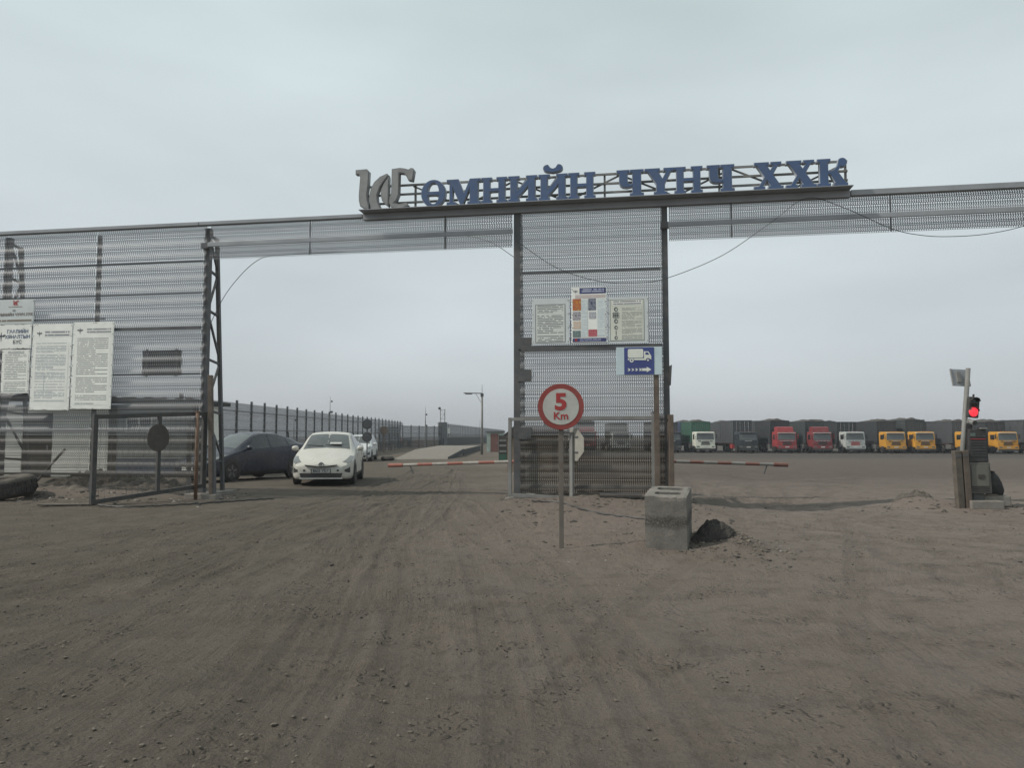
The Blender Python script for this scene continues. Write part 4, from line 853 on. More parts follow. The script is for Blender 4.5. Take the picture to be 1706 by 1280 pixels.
# ------------------------------------------------------------------ lorries with containers
def cmat(n, c, d=0.2): return pm(n, c, 0.5, 0.0, 0.12, 1.2, d)
_wheelm = MB().lathe([(0.0, -.10), (.16, -.12), (.27, -.15), (.42, -.15), (.50, -.11), (.52, 0), (.50, .11), (.42, .15), (.27, .15), (.0, .1)], 18).mesh('wheel', smooth=True); _wheelm.materials.append(BLACK)
_hubm = MB().lathe([(0, -.02), (.09, -.02), (.12, .0), (.25, .02), (.27, .06)], 14).mesh('hub'); _hubm.materials.append(RIM)
TRAIL = pm('trailer_frame', (0.09, 0.04, 0.035), 0.7, dust=0.4, var=0.3)
def lorry(label, x, y, paint, style=0, rz=0.0, group='lorries parked in a row'):
    o = thing('lorry', label, 'lorry', (x, y, gz(x, y)), rz, group)
    # cab: nose at y=0 facing -y; local y goes backwards
    zb, zt = 0.75, 2.62
    pr = [(0.02, zb), (0.0, 1.20), (0.03, 1.60), (0.17, 2.45), (0.30, zt), (1.75, zt + .02), (1.85, 2.45), (1.85, zb)]
    mb = MB(); W = 1.22
    M = Matrix(((0, 1, 0, 0), (1, 0, 0, 0), (0, 0, 1, 0), (0, 0, 0, 1)))
    mb.prism(pr, -W, W, M); cab = mb.build('cab', paint, o, bevel=0.07)
    autosmooth(cab, 40)
    MB().prism([(-1.10, 0), (1.10, 0), (1.04, .74), (-1.04, .74)], -.014, .004).build('windshield', GLASS, o, loc=(0, 0.035, 1.64), rot=(R(-9.5), 0, 0))
    for sd in (-1, 1):
        MB().box((sd * 1.223, 1.0, 1.98), (0.02, 0.8, 0.58)).build('side_window', GLASSD, o)
        MB().box((sd * 1.42, 0.10, 2.05), (0.10, 0.12, 0.55)).build('mirror', paint if style == 1 else BLACKM, o); 
        MB().bar((sd * 1.2, .2, 2.4), (sd * 1.42, .1, 2.32), .03).build('mirror_arm', BLACKM, o)
        MB().box((sd * 0.93, -0.06, 0.78), (0.36, 0.06, 0.18)).build('headlight', LAMPM, o, bevel=0.02)
        MB().box((sd * 1.13, 0.9, 0.62), (0.3, 0.6, 0.5)).build('step', BLACKM, o)
        for yw in (1.35, 5.0, 6.25):
            w = link('wheel', _wheelm, None, o, (sd * 1.0, yw, 0.52), (0, R(90), 0)); 
            link('hub', _hubm, None, w, (0, 0, 0.13 * sd))
    MB().box((0, -0.035, 0.76), (2.46, 0.10, 0.40)).build('bumper', paint if style != 2 else BLACKM, o, bevel=0.03)
    MB().box((0, -0.02, 0.46), (2.3, 0.1, 0.22)).build('valance', BLACKM, o)
    g = MB()
    for k in range(4): g.box((0, -0.012, 1.02 + k * 0.12), (1.15 - .06 * k, 0.05, 0.07))
    g.build('grille', BLACKM if style != 3 else INKR, o)
    MB().box((0, -0.015, 1.52), (0.9, 0.03, 0.08)).build('name_badge', CHROME, o); 
    for sd in (-1, 1): MB().box((sd * .72, -0.01, 1.50), (.36, .03, .08)).build('vent', CHROME if style in (1, 3) else BLACKM, o)
    MB().box((0, -0.09, 0.76), (0.5, 0.02, 0.13)).build('number_plate', PLATE, o)
    MB().box((0, 0.06, 2.50), (2.1, 0.30, 0.07)).build('sun_visor', WHITE if style in (0, 1) else paint, o, rot=(0, 0, 0))
    if style == 1: MB().prism([(0.40, 2.64), (0.50, 3.18), (0.9, 3.26), (1.6, 3.22), (1.6, 2.64)], -1.0, 1.0, M).build('roof_fairing', paint, o, bevel=0.05)
    for k in range(5): MB().box((-.6 + .3 * k, .33, 2.67), (.1, .06, .06)).build('roof_lamp', CHROME if k % 2 else INKR, o)
    MB().box((0, 8.4, 0.95), (0.9, 13.4, 0.32)).build('chassis', TRAIL, o)
    MB().box((0, 9.2, 1.17), (2.4, 12.3, 0.10)).build('trailer_bed', TRAIL, o)
    for yw in (11.6, 12.9, 14.2):
        for sd in (-1, 1):
            w = link('wheel', _wheelm, None, o, (sd * 1.0, yw, 0.52), (0, R(90), 0))
            link('hub', _hubm, None, w, (0, 0, 0.13 * sd))
    for sd in (-1, 1): MB().box((sd * 1.05, 3.2, 0.80), (0.5, 1.2, 0.55)).build('fuel_tank', RIM if style != 2 else INKR, o, bevel=0.05)
    for sd in (-1, 1): MB().box((sd * .6, 9.0, 0.5), (.12, .12, .8)).build('landing_leg', STEEL, o)
    return o
def container_mesh(L=6.06, W=2.44, H=2.82):
    parts = {}
    f = MB()
    for sx in (-1, 1):
        for yy in (0.06, L - 0.06): f.box((sx * (W / 2 - .06), yy, H / 2), (.12, .12, H))
        f.box((sx * (W / 2 - .05), L / 2, H - .05), (.10, L - .24, .10)); f.box((sx * (W / 2 - .05), L / 2, .07), (.10, L - .24, .14))
    for yy in (0.05, L - 0.05):
        f.box((0, yy, H - .06), (W - .24, .10, .12)); f.box((0, yy, .08), (W - .24, .10, .16))
    parts['frame'] = f.mesh('frame')
    for sx in (-1, 1):
        s = MB(); n = 22; pts = []
        for k in range(n):
            a = .12 + (L - .24) * k / n; d = (L - .24) / n
            pts += [(a, 0.0), (a + d * .3, 0.0), (a + d * .5, .045), (a + d * .8, .045)]
        pts.append((L - .12, 0))
        s.grid([[(sx * (W / 2 - .07 + q - .0), y_, .14), (sx * (W / 2 - .07 + q), y_, H - .10)] for y_, q in pts]); parts['side%d' % sx] = s.mesh('side_panel')
    r = MB(); r.box((0, L / 2, H - .03), (W - .2, L - .2, .03)); parts['roof'] = r.mesh('roof')
    d = MB(); n = 9
    pts = []
    for k in range(n):
        a = -W / 2 + .12 + (W - .24) * k / n; dd = (W - .24) / n; pts += [(a, .05), (a + dd * .3, .05), (a + dd * .5, .01), (a + dd * .8, .01)]
    pts.append((W / 2 - .12, .05)); d.grid([[(x_, q, .16), (x_, q, H - .12)] for x_, q in pts]); parts['front'] = d.mesh('end_wall')
    e = MB()
    e.box((0, L - .04, H / 2), (W - .24, .04, H - .28)); parts['rear'] = e.mesh('end_wall')
    b = MB()
    for x_ in (-.75, -.3, .3, .75): b.cyl((x_, -.01, .12), (x_, -.01, H - .1), .025, n=6)
    parts['bars'] = b.mesh('door_bar')
    return parts
CP = container_mesh()
COALM = pm('coal_load', (0.03, 0.03, 0.031), 0.9, dust=0.3, var=0.4, scale=2); LOADS = [0]; CLOAD = []
for sd_ in (0, 1):
    G_ = [[(-1.1 + 2.2 * i / 8, .15 + 5.75 * j / 20, 2.78 + (0.30 * (1 - (abs(i - 4) / 4) ** 2) ** .6 * max(0, float(fbm(np.array([j * .35 + sd_ * 20.0]), np.array([i * .3]), 2)[0]) + .62)) * (0 < i < 8 and 0 < j < 20)) for j in range(21)] for i in range(9)]
    CLOAD.append(MB().grid(G_).mesh('coal_load'))
def container(label, x, y, z, mat, rz=0.0, bars=False, group='containers on the parked lorries'):
    o = thing('shipping_container', label, 'container', (x, y, z), rz, group); o.scale = (1, 1, random.uniform(.93, 1.04))
    for k, nm in (('frame', 'frame'), ('side-1', 'side_panel'), ('side1', 'side_panel'), ('roof', 'roof'), ('front', 'end_wall'), ('rear', 'end_wall')):
        c = link(nm, CP[k], None, o); set_mat(c, mat)
    if LOADS[0] % 3 != 1: set_mat(link('coal_load', CLOAD[LOADS[0] % 2], None, o), COALM)
    LOADS[0] += 1
    if bars: set_mat(link('door_bar', CP['bars'], None, o), CHROME)
    return o
def set_mat(o, m):
    if len(o.data.materials) == 0: o.data.materials.append(m)
    o.material_slots[0].link = 'OBJECT'; o.material_slots[0].material = m
C_GREY = cmat('container_grey', (0.055, 0.060, 0.068)); C_DARK = cmat('container_dark', (0.026, 0.031, 0.038)); C_GREEN = cmat('container_green', (0.03, 0.10, 0.07)); C_BLUE = cmat('container_blue', (0.04, 0.055, 0.11)); C_TEAL = cmat('container_slate', (0.035, 0.046, 0.05)); C_OLIVE = cmat('container_olive', (0.07, 0.078, 0.072))
T_WHITE = cmat('lorry_white', (0.62, 0.63, 0.54), 0.15); T_GREY = cmat('lorry_pale_grey', (0.45, 0.47, 0.45), 0.2); T_RED = cmat('lorry_red', (0.30, 0.035, 0.04), 0.12); T_RED2 = cmat('lorry_dull_red', (0.20, 0.03, 0.036), 0.15); T_NAVY = cmat('lorry_navy', (0.022, 0.032, 0.042), 0.15); T_YEL = cmat('lorry_yellow', (0.58, 0.28, 0.03), 0.1)
rows = [ # x, y, paint, style, lorry label, container mats
 (20.0, 96.5, T_NAVY, 2, 'dark lorry partly hidden behind the right centre post', (C_GREY, C_GREY)),
 (24.1, 96.0, T_WHITE, 0, 'cream white lorry under a green container', (C_GREEN, C_BLUE)),
 (29.3, 95.5, T_NAVY, 2, 'dark navy lorry between the cream lorry and a red lorry', (C_GREY, C_GREY)),
 (33.9, 95.0, T_RED, 1, 'bright red lorry with tall roof fairing, left of two red lorries', (C_DARK, C_GREY)),
 (38.1, 94.5, T_RED2, 1, 'dull red lorry with roof fairing, right of two red lorries', (C_TEAL, C_OLIVE)),
 (41.9, 94.0, T_GREY, 3, 'pale grey lorry between a red and a yellow lorry', (C_DARK, C_TEAL)),
 (46.6, 93.5, T_YEL, 0, 'yellow lorry, leftmost of the yellow lorries', (C_DARK, C_GREY)),
 (49.9, 93.0, T_YEL, 0, 'yellow lorry, second of the yellow lorries from the left', (C_TEAL, C_GREY)),
 (53.6, 96.5, T_YEL, 2, 'yellow lorry set back behind the second yellow lorry', (C_DARK, C_DARK)),
 (54.55, 91.0, T_YEL, 0, 'yellow lorry just left of the traffic light pole', (C_GREY, C_DARK)),
 (58.6, 91.0, T_YEL, 0, 'yellow lorry seen just right of the black terminal', (C_DARK, C_GREY)),
 (62.2, 89.5, T_YEL, 3, 'yellow lorry cut by the right edge of the picture', (C_GREY, C_DARK)),
]
CL = ['dark lorry behind the centre post', 'cream white lorry', 'dark navy lorry', 'bright red lorry', 'dull red lorry', 'pale grey lorry', 'leftmost yellow lorry', 'second yellow lorry', 'set back yellow lorry', 'yellow lorry at the traffic light', 'yellow lorry right of the terminal', 'yellow lorry at the right edge']
for i, (x, y, pnt, st, lb, cs) in enumerate(rows):
    if i == 8: x, y = 55.2, 99.5
    a = R(random.uniform(-1.2, 1.2)); l_ = lorry(lb, x, y, pnt, st, a)
    for k, cm in enumerate(cs):
        p = Matrix.Rotation(a, 3, 'Z') @ Vector((random.uniform(-.04, .04), 2.3 + k * 6.25, 0))
        nm = {C_GREY: 'grey', C_DARK: 'dark', C_GREEN: 'green', C_BLUE: 'blue', C_TEAL: 'slate', C_OLIVE: 'olive'}[cm]
        container('%s container, %s on the %s' % (nm, ('front', 'rear')[k], CL[i]), x + p.x, y + p.y, gz(x, y) + 1.235, cm, a, bars=(i in (2, 5) and k == 0))
for i, (x, y, pnt, lb) in enumerate(((10.2, 104, T_RED, 'red lorry glimpsed through the centre panel, nearest the red end post'), (14.6, 103, T_GREY, 'pale lorry glimpsed through the right part of the centre panel'), (6.0, 106, T_NAVY, 'dark lorry glimpsed through the left part of the centre panel'))):
    lorry(lb, x, y, pnt, 1 - i % 2); container('grey container on the %s' % lb, x, y + 2.3, gz(x, y) + 1.235, (C_GREY, C_OLIVE, C_TEAL)[i])
lorry('dark lorry parked beyond the perforated boundary fence', -15.6, 97, T_NAVY, 2, group='lorries behind the fence')

# ------------------------------------------------------------------ white shed behind the left screen
SHEDW = pm('shed_white_panel', (0.84, 0.83, 0.76), 0.6, dust=0.25, var=0.08)
SHEDG = pm('shed_grey_panel', (0.26, 0.28, 0.27), 0.6, dust=0.3, var=0.12)
SHEDD = pm('shed_dark', (0.045, 0.042, 0.04), 0.7, dust=0.3)
ROOFM = pm('shed_roof', (0.035, 0.035, 0.037), 0.8, dust=0.3)
SKY_B = pm('skirting_blue', (0.10, 0.125, 0.17), 0.6, dust=0.4)
sh = thing('site_shed', 'long white site shed with dark flat roof behind the left screen', 'shed', (-15.78, 28.2, 0), 0)
xs0 = [-5.0, -4.2, -3.0, -2.25]   # panel edges
def wp(a, b, m, y=0.0, z0=0.0, z1=2.62, nm='wall_panel'): return MB().box(((a + b) / 2, y, (z0 + z1) / 2), (b - a - .012, 0.10, z1 - z0)).build(nm, m, sh, bevel=0.006)
edges = [(-6.0, -5.0, SHEDG), (-5.0, -4.0, SHEDW), (-4.0, -3.0, SHEDW), (-3.0, -2.13, SHEDW), (-1.03, 0.0, SHEDW), (0.0, 1.02, SHEDW), (1.02, 1.33, SHEDD), (1.33, 2.3, SHEDG), (2.3, 3.3, SHEDG), (3.3, 4.1, SHEDG)]
for a, b, m in edges: wp(a, b, m)
dr = wp(-2.13, -1.03, SHEDD, 0.03, 0.0, 2.3, 'door'); MB().box((-1.2, -0.03, 1.05), (.04, .05, .16)).build('handle', CHROME, dr); wp(-2.13, -1.03, SHEDW, 0.0, 2.31, 2.62)
for (a, b) in ((1.70, 2.60),):
    w = MB().box(((a + b) / 2, -0.065, 1.95), (b - a, 0.03, 0.62)).build('window', GLASSD, sh)
    for z in (1.63, 2.27): MB().box(((a + b) / 2, -0.075, z), (b - a + .08, 0.05, 0.05)).build('frame', WHITE, w)
    for x in (a, (a + b) / 2, b): MB().box((x, -0.078, 1.95), (0.045, 0.045, 0.6)).build('frame', WHITE, w)
MB().box((2.7, -0.056, 0.35), (2.7, 0.02, 0.6)).build('skirting', SKY_B, sh)
MB().box((4.16, 1.25, 1.31), (0.10, 2.4, 2.62)).build('side_wall', SHEDW, sh); MB().box((4.2, -0.02, 1.31), (0.12, 0.12, 2.62)).build('corner_post', SHEDD, sh)
MB().box((-1, 2.5, 1.3), (10.2, .1, 2.6)).build('back_wall', SHEDG, sh)
MB().prism([(-6.2, 2.92), (4.45, 2.66), (4.45, 2.80), (-6.2, 3.06)], -0.45, 2.75).build('roof', ROOFM, sh, bevel=0.01)
for k in range(26): 
    x = -6.0 + k * 0.4 + random.uniform(-.1, .1); MB().box((x, -.2 + random.uniform(-.1, .4), 3.06 - (x + 6.2) * .0244 + .02), (random.uniform(.12, .35), random.uniform(.1, .25), random.uniform(.04, .10)), rz=random.uniform(0, 3)).build('roof_ballast', BROWN if k % 3 else SHEDD, sh)
# leaning poles in front of the shed
o = thing('leaning_pole', 'dark pole leaning against the shed at far left', 'pole', (-14.2, 23.5, gz(-14.2, 23.5)));  MB().cyl((-.35, 0, 0), (.35, 0.4, 1.1), 0.035, n=8).build('shaft', SHEDD, o); MB().cyl((-.37, 0, -.02), (-.33, 0, .06), 0.05, n=8).build('foot', SHEDD, o)

# ------------------------------------------------------------------ big tyre, block, heap, planks
ty = thing('discarded_tyre', 'large worn tyre lying on the ground at the left edge', 'tyre', (-12.05, 18.35, gz(-12.05, 18.35) + 0.02), 0.3); ty.rotation_euler = (R(4), R(-7), 0.3)
MB().lathe([(.33, .06), (.36, .02), (.55, 0), (.66, .05), (.70, .12), (.70, .36), (.66, .43), (.55, .47), (.36, .45), (.33, .40), (.33, .06)], 40).build('carcass', pm('old_tyre', (0.035, 0.034, 0.033), 0.85, dust=0.5, var=0.3, bump=0.4, bscale=20), ty, smooth=True)
tr = MB()
for k in range(36):
    for s in (0, 1): tr.box((.705, 0, .17 + s * .15), (.03, .075, .10), Matrix.Rotation(R(10 * k + 5 * s), 4, 'Z'))
tr.build('tread', BLACK, ty)['kind'] = 'stuff'
def block_obj():
    me = bpy.data.meshes.new('b'); bm = bmesh.new(); bmesh.ops.create_cube(bm, size=1); bmesh.ops.scale(bm, vec=(0.53, 0.58, 0.86), verts=bm.verts); bmesh.ops.translate(bm, vec=(0, 0, 0.43 - .12), verts=bm.verts)
    bmesh.ops.subdivide_edges(bm, edges=list(bm.edges), cuts=13, use_grid_fill=True)
    for v in bm.verts:
        c = v.co; q = [(abs(c.x) > .26), (abs(c.y) > .285), (c.z > .735 or c.z < -.11)]
        nn = fbm(np.array([c.x * 9 + c.z * 5.3, c.y * 9 + 31 + c.z * 4]), np.array([c.z * 9 + c.y * 3.1, c.x * 9 - c.z * 6.0]), 3)
        sh_ = 0.006 * float(nn[0]) + (0.0 if sum(q) < 2 else 0.003 + 0.035 * max(0.0, float(nn[1])))
        v.co = Vector((c.x * (1 - sh_ * 2), c.y * (1 - sh_ * 2), c.z - (sh_ * 1.2 if c.z > .7 else 0)))
    bm.to_mesh(me); bm.free()
    ob = bpy.data.objects.new('b', me); COL.objects.link(ob); cut = []
    for y in (-0.12, 0.13):
        c = link('c', MB().prism(rrect(-0.16, -.065, .18, .065, .05), 0.45, 0.9).mesh('c'), None); c.data.transform(Matrix.Rotation(R(90), 4, 'X')); c.data.transform(Matrix.Translation((0, y, 0)))
        bb = bmesh.new(); bb.from_mesh(c.data)
        zc_ = [v.co.z for v in bb.verts]
        if min(zc_) < 0:
            for v in bb.verts: v.co.z = -v.co.z
        bmesh.ops.recalc_face_normals(bb, faces=bb.faces); bb.to_mesh(c.data); bb.free()
        md = ob.modifiers.new('x', 'BOOLEAN'); md.object = c; md.operation = 'DIFFERENCE'; md.solver = 'EXACT'; cut.append(c)
    dg = bpy.context.evaluated_depsgraph_get(); dg.update(); m2 = bpy.data.meshes.new_from_object(ob.evaluated_get(dg))
    for c in cut + [ob]: bpy.data.objects.remove(c)
    return m2
m, t, b = basemat('cast_concrete')
tc = t.new('ShaderNodeTexCoord'); ob_ = tc.outputs['Object']; sp = t.new('ShaderNodeSeparateXYZ'); t.l.new(ob_, sp.inputs[0])
zz = t.m('ADD', sp.outputs[2], t.m('MULTIPLY', t.m('SUBTRACT', t.noise(ob_, 4, 4), 0.5), 0.12))
band = t.m('MULTIPLY', t.rng(t.m('ABSOLUTE', t.m('SUBTRACT', zz, 0.40)), 0.10, 0.02), t.rng(t.noise(ob_, 42, 7, 0.8), 0.48, 0.53))
col = t.mix(t.rng(t.noise(ob_, 6, 7, 0.65), 0.35, 0.7), (0.165, 0.155, 0.138, 1), (0.235, 0.22, 0.197, 1)); col = t.mix(t.m('MULTIPLY', t.rng(t.noise(ob_, 60, 4, 0.7), 0.55, 0.7), 0.5), col, (0.06, 0.055, 0.05, 1)); col = t.mix(t.m('MULTIPLY', band, 0.6), col, (0.06, 0.054, 0.048, 1))
t.put(b.inputs['Base Color'], col); b.inputs['Roughness'].default_value = 0.95; b.inputs['Specular IOR Level'].default_value = 0.2
bn = t.new('ShaderNodeBump'); bn.inputs['Strength'].default_value = 0.9; bn.inputs['Distance'].default_value = 0.012; t.l.new(t.m('SUBTRACT', t.noise(ob_, 40, 8, 0.7), t.m('MULTIPLY', band, 1.2)), bn.inputs['Height']); t.l.new(bn.outputs[0], b.inputs['Normal'])
blk = link('concrete_block', block_obj(), m, None, (2.06, 10.18, gz(2.05, 10.1) - 0.02), (R(9.5), R(1.0), R(-19)))
tag(blk, 'weathered concrete block with two slots on top near the 5 Km sign', 'block')
def heap(name, label, cat, x, y, r, h, mat, seed=0, n=26, ry=None, sharp=0.35):
    rs_ = np.random.RandomState(seed); ry = ry or r; mb = MB()
    A, C = np.meshgrid(np.linspace(-1, 1, n + 1), np.linspace(-1, 1, n + 1), indexing='ij'); d = np.hypot(A, C); px, py = x + A * r, y + C * ry
    hh = h * np.clip(1 - d, 0, None) ** 0.8 * (1 + sharp * fbm(px * 6.0 + seed, py * 6.0, 3) * 2) - 0.02 + sharp * 0.12 * h * rs_.rand(n + 1, n + 1)
    Z = hh + base_z(px, py) - gz(x, y) - 0.04 * (d > .95)
    G = [[(A[i, j] * r, C[i, j] * ry, Z[i, j]) for j in range(n + 1)] for i in range(n + 1)]
    ob = mb.grid(G).build(name, mat, None, loc=(x, y, gz(x, y))); tag(ob, label, cat); return ob
COAL = pm('coal_dirt', (0.022, 0.022, 0.022), 0.9, dust=0.25, var=0.4, scale=12, bump=0.8, bscale=60)
SOIL = pm('loose_soil', (0.115, 0.098, 0.082), 0.95, dust=0.3, var=0.35, scale=8, bump=0.8, bscale=40)
heap('coal_heap', 'small dark coal heap right of the concrete block', 'heap', 2.62, 10.12, 0.30, 0.17, COAL, 4, 40, ry=0.24, sharp=0.9)
heap('soil_heap', 'rough brown soil heap in front of the shed', 'heap', -10.6, 19.9, 1.7, 0.25, SOIL, 8, 44, 0.9, 0.8)
heap('soil_heap', 'low rubble heap at the foot of the left tower', 'heap', -8.6, 19.4, 0.9, 0.16, SOIL, 9, 30, 0.6, 0.9)
heap('rubble_heap', 'dark rubble heap left of the black terminal', 'heap', 8.75, 16.9, 0.5, 0.24, pm('dark_rubble', (0.05, 0.043, 0.038), 0.9, dust=0.4, var=0.4, scale=10), 12, 26, 0.4, 0.5)
heap('soil_heap', 'low soil bank under the centre panel', 'heap', 1.7, 17.5, 1.7, 0.14, SOIL, 15, 40, 0.6, 0.9)
o = thing('flat_plank', 'thin pale plank lying beside the left gate leaf', 'plank', (-9.5, 16.55, gz(-9.5, 16.5) + .03), 0.12); MB().box((0, 0, 0), (1.1, 0.26, 0.03)).build('board', WOOD, o, bevel=0.004); MB().box((.3, 0, -.02), (.06, .3, .03)).build('batten', WOOD, o)
o = thing('steel_plate', 'dark steel plate lying on the bank under the centre panel', 'plate', (2.35, 16.75, gz(2.35, 16.75) + 0.05), -0.15); MB().box((0, 0, 0), (0.9, 0.35, 0.05)).build('sheet', SHEDD, o, bevel=0.006); MB().box((0, .1, .035), (.9, .04, .02)).build('edge_strip', STEEL, o)
def groundline(name, label, pts, r, mat, dz=0.01):
    P = spline(pts, 14); q = [(x, y, gz(x, y) + dz + 0.006 * math.sin(i * 1.7)) for i, (x, y) in enumerate(P)]
    ob = MB().tube(q, r, 6).build(name, mat); tag(ob, label, 'cable'); return ob
groundline('ground_cable', 'dark cable trailing on the ground from the post to the block', [(0.4, 16.2), (1.0, 15.9), (1.7, 14.6), (2.6, 13.6), (3.2, 13.9)], 0.018, BLACKM, 0.03)
groundline('ground_cable', 'dark cable crossing the ground before the left gate leaf', [(-8.7, 16.3), (-7.9, 16.0), (-7.0, 16.6), (-6.2, 17.6), (-5.6, 18.2)], 0.018, BLACKM, 0.03)

# ------------------------------------------------------------------ barrier booms
def boom(label, base, p, q, n, c0, c1):
    o = thing('barrier_boom', label, 'barrier', (base[0], base[1], gz(*base)))
    B = Vector(o.location); p, q = Vector(p) - B, Vector(q) - B
    MB().box((0, 0, 0.5), (0.3, 0.34, 1.0)).build('housing', STEEL_L, o, bevel=0.02); MB().box((0, 0, 0.03), (0.5, 0.5, 0.1)).build('base', CONC, o)
    for k in range(n):
        a, c = p.lerp(q, k / n), p.lerp(q, (k + 1) / n); s = 1 if k == n - 1 else 0
        MB().cyl(a, c, 0.042 + .012 * s, n=12).build('stripe', c0 if (n - 1 - k) % 2 == 0 else c1, o, smooth=False)
    MB().box(tuple(p), (.25, .25, .2)).build('pivot', STEEL, o)
    MB().bar(p.lerp(q, .84), p.lerp(q, .81) + Vector((0, 0, -.25)), .03).build('tip_stay', STEEL, o)
BR_R = pm('boom_red', (0.33, 0.10, 0.075), 0.7, dust=0.55, var=0.2); BR_W = pm('boom_white', (0.38, 0.36, 0.33), 0.7, dust=0.6, var=0.12); BR_D = pm('boom_dull_red', (0.15, 0.055, 0.045), 0.7, dust=0.4, var=0.25)
boom('red and white barrier boom across the left opening', (0.5, 20.0), (0.4, 19.95, 0.84), (-3.43, 21.5, 0.67), 9, BR_R, BR_W)
boom('faded dull red barrier boom across the right opening', (3.85, 20.1), (3.9, 20.0, 0.84), (6.97, 19.5, 0.76), 9, BR_D, STEEL_L)

# ------------------------------------------------------------------ right hand terminal group
kx, ky = 9.35, 15.65; kz = gz(kx, ky)
o = thing('signal_pole', 'leaning grey pole carrying a solar panel and a red traffic light', 'traffic light', (9.06, 15.7, gz(9.06, 15.7)), 0); o.rotation_euler = (0, R(6.0), 0)
MB().cyl((0, 0, -0.1), (0, 0, 2.82), 0.055, 0.045, 14).build('pole', STEEL_L, o, smooth=True)
sp_ = MB().box((0, 0, 0), (0.40, 0.025, 0.36)).build('solar_panel', pm('solar_back', (0.30, 0.32, 0.34), 0.5, dust=0.15), o, loc=(-0.10, 0.10, 2.62), rot=(R(-14), R(-4), R(8)), bevel=0.004)
for x in (-.19, .19): MB().box((x, -.018, 0), (.02, .02, .36)).build('frame', STEEL_L, sp_)
MB().box((-.05, -.03, 0), (.09, .04, .22)).build('junction_box', STEEL_L, sp_)
tl = MB().box((0, 0, 0), (0.225, 0.11, 0.42)).build('traffic_light', BLACKM, o, loc=(0.105, -0.06, 2.02), rot=(0, R(1), R(6)), bevel=0.02)
em = bpy.data.materials.new('red_lamp'); em.use_nodes = True; tt_ = NT(em); bs = em.node_tree.nodes['Principled BSDF']
bs.inputs['Base Color'].default_value = (0.5, 0.02, 0.03, 1); bs.inputs['Emission Color'].default_value = (1.0, 0.05, 0.075, 1)
vo = tt_.new('ShaderNodeTexVoronoi'); vo.inputs['Scale'].default_value = 55; tco = tt_.new('ShaderNodeTexCoord'); tt_.l.new(tco.outputs['Object'], vo.inputs['Vector'])
tt_.put(bs.inputs['Emission Strength'], tt_.rng(vo.outputs['Distance'], 0.0, 0.6, 1.7, 0.7))
MB().lathe([(0, .028), (.06, .022), (.098, .004), (.098, -.02)], 24).build('red_lens', em, tl, loc=(-.01, -.058, -.095), rot=(R(90), 0, 0), smooth=True)
MB().lathe([(0, .012), (.06, .01), (.09, 0.0), (.09, -.02)], 24).build('dark_lens', pm('dark_lens', (0.015, 0.018, 0.016), 0.3, dust=0.1), tl, loc=(-.01, -.056, .095), rot=(R(90), 0, 0), smooth=True)
for z in (-.105, .095):
    hd = MB(); P = [(.105 * math.cos(R(a)), .105 * math.sin(R(a))) for a in range(20, 161, 20)]
    hd.grid([[(x, 0, y_) for x, y_ in P], [(x, -.06, y_ + .005) for x, y_ in P]]); hd.build('visor', BLACKM, tl, loc=(-.01, -.055, z))
MB().cyl((0, 0, .2), (0, 0, .27), .02, n=8).build('cable_gland', BLACKM, tl)
MB().box((.05, -.02, 1.72), (.07, .14, .06)).build('camera_arm', STEEL_L, o); MB().cyl((.09, -.2, 1.70), (.07, -.02, 1.73), .055, .055, 14).build('dome_camera', STEEL_L, o, smooth=False); MB().cyl((.092, -.215, 1.698), (.09, -.19, 1.70), .04, n=12).build('camera_lens', BLACKM, o)
MB().box((.06, -.03, 1.60), (.12, .08, .12)).build('relay_box', BLACKM, o)
for x, w, h, lb in ((8.98, .13, 1.20, 'rough grey timber post at the foot of the signal pole, outer one'), (9.13, .12, 1.20, 'rough brown timber post between the grey post and the black terminal')):
    p = thing('timber_post', lb, 'post', (x, 15.52, gz(x, 15.52))); p.rotation_euler = (0, R(-2), 0)
    MB().box((0, 0, h / 2 - .05), (w, .14, h)).build('timber', WOOD if x < 9 else BROWN, p, bevel=0.01); MB().box((0, -.072, h - .15), (w * .9, .008, .05)).build('band', STEEL, p)
o = thing('access_terminal', 'black ribbed access terminal on a grey cabinet at the right opening', 'terminal', (kx + .05, ky, kz), R(-6))
lo = MB(); lo.prism([(-.20, .26), (.22, .26), (.20, .88), (-.19, .88)], -.16, .2); cab_ = lo.build('cabinet', pm('cabinet_grey', (0.10, 0.10, 0.092), 0.6, dust=0.35), o, bevel=0.012)
MB().box((0, -.166, .62), (.33, .012, .42)).build('cabinet_door', pm('cabinet_door', (0.115, 0.115, 0.10), 0.6, dust=0.35), o, bevel=0.004); MB().box((0.02, -.178, .60), (.12, .01, .08)).build('keyhole_plate', SHEDD, o)
for z in (.32, .36, .40): MB().box((0, -.17, z), (.34, .012, .018)).build('vent_slat', SHEDD, o)
MB().prism([(-.19, .88), (.19, .88), (.165, 1.55), (-.155, 1.55)], -.14, .16).build('housing', BLACKM, o, bevel=0.02)
for k in range(8): MB().box((0, -.148, 1.02 + k * .055), (.30 - .003 * k, .014, .014)).build('rib', STEEL if k != 6 else INKR, o)
MB().box((-.10, -.15, 1.44), (.09, .012, .06)).build('display', pm('display', (0.10, 0.14, 0.13), 0.3, dust=0.1), o); MB().box((.09, -.12, 1.565), (.12, .2, .03)).build('cap', STEEL_L, o)
MB().box((0, 0, .16), (.2, .2, .26)).build('plinth', STEEL, o); MB().box((.06, -.06, .04), (.62, .5, .17)).build('base_slab', CONC, o, bevel=0.02)
sk = MB(); ks = []
for i, (z, r) in enumerate(((0, .13), (.1, .16), (.25, .15), (.38, .11), (.46, .06), (.48, 0.0))): ks.append((r, z))
sk.lathe(ks, 14, Matrix.Diagonal((1.15, .8, 1, 1)))
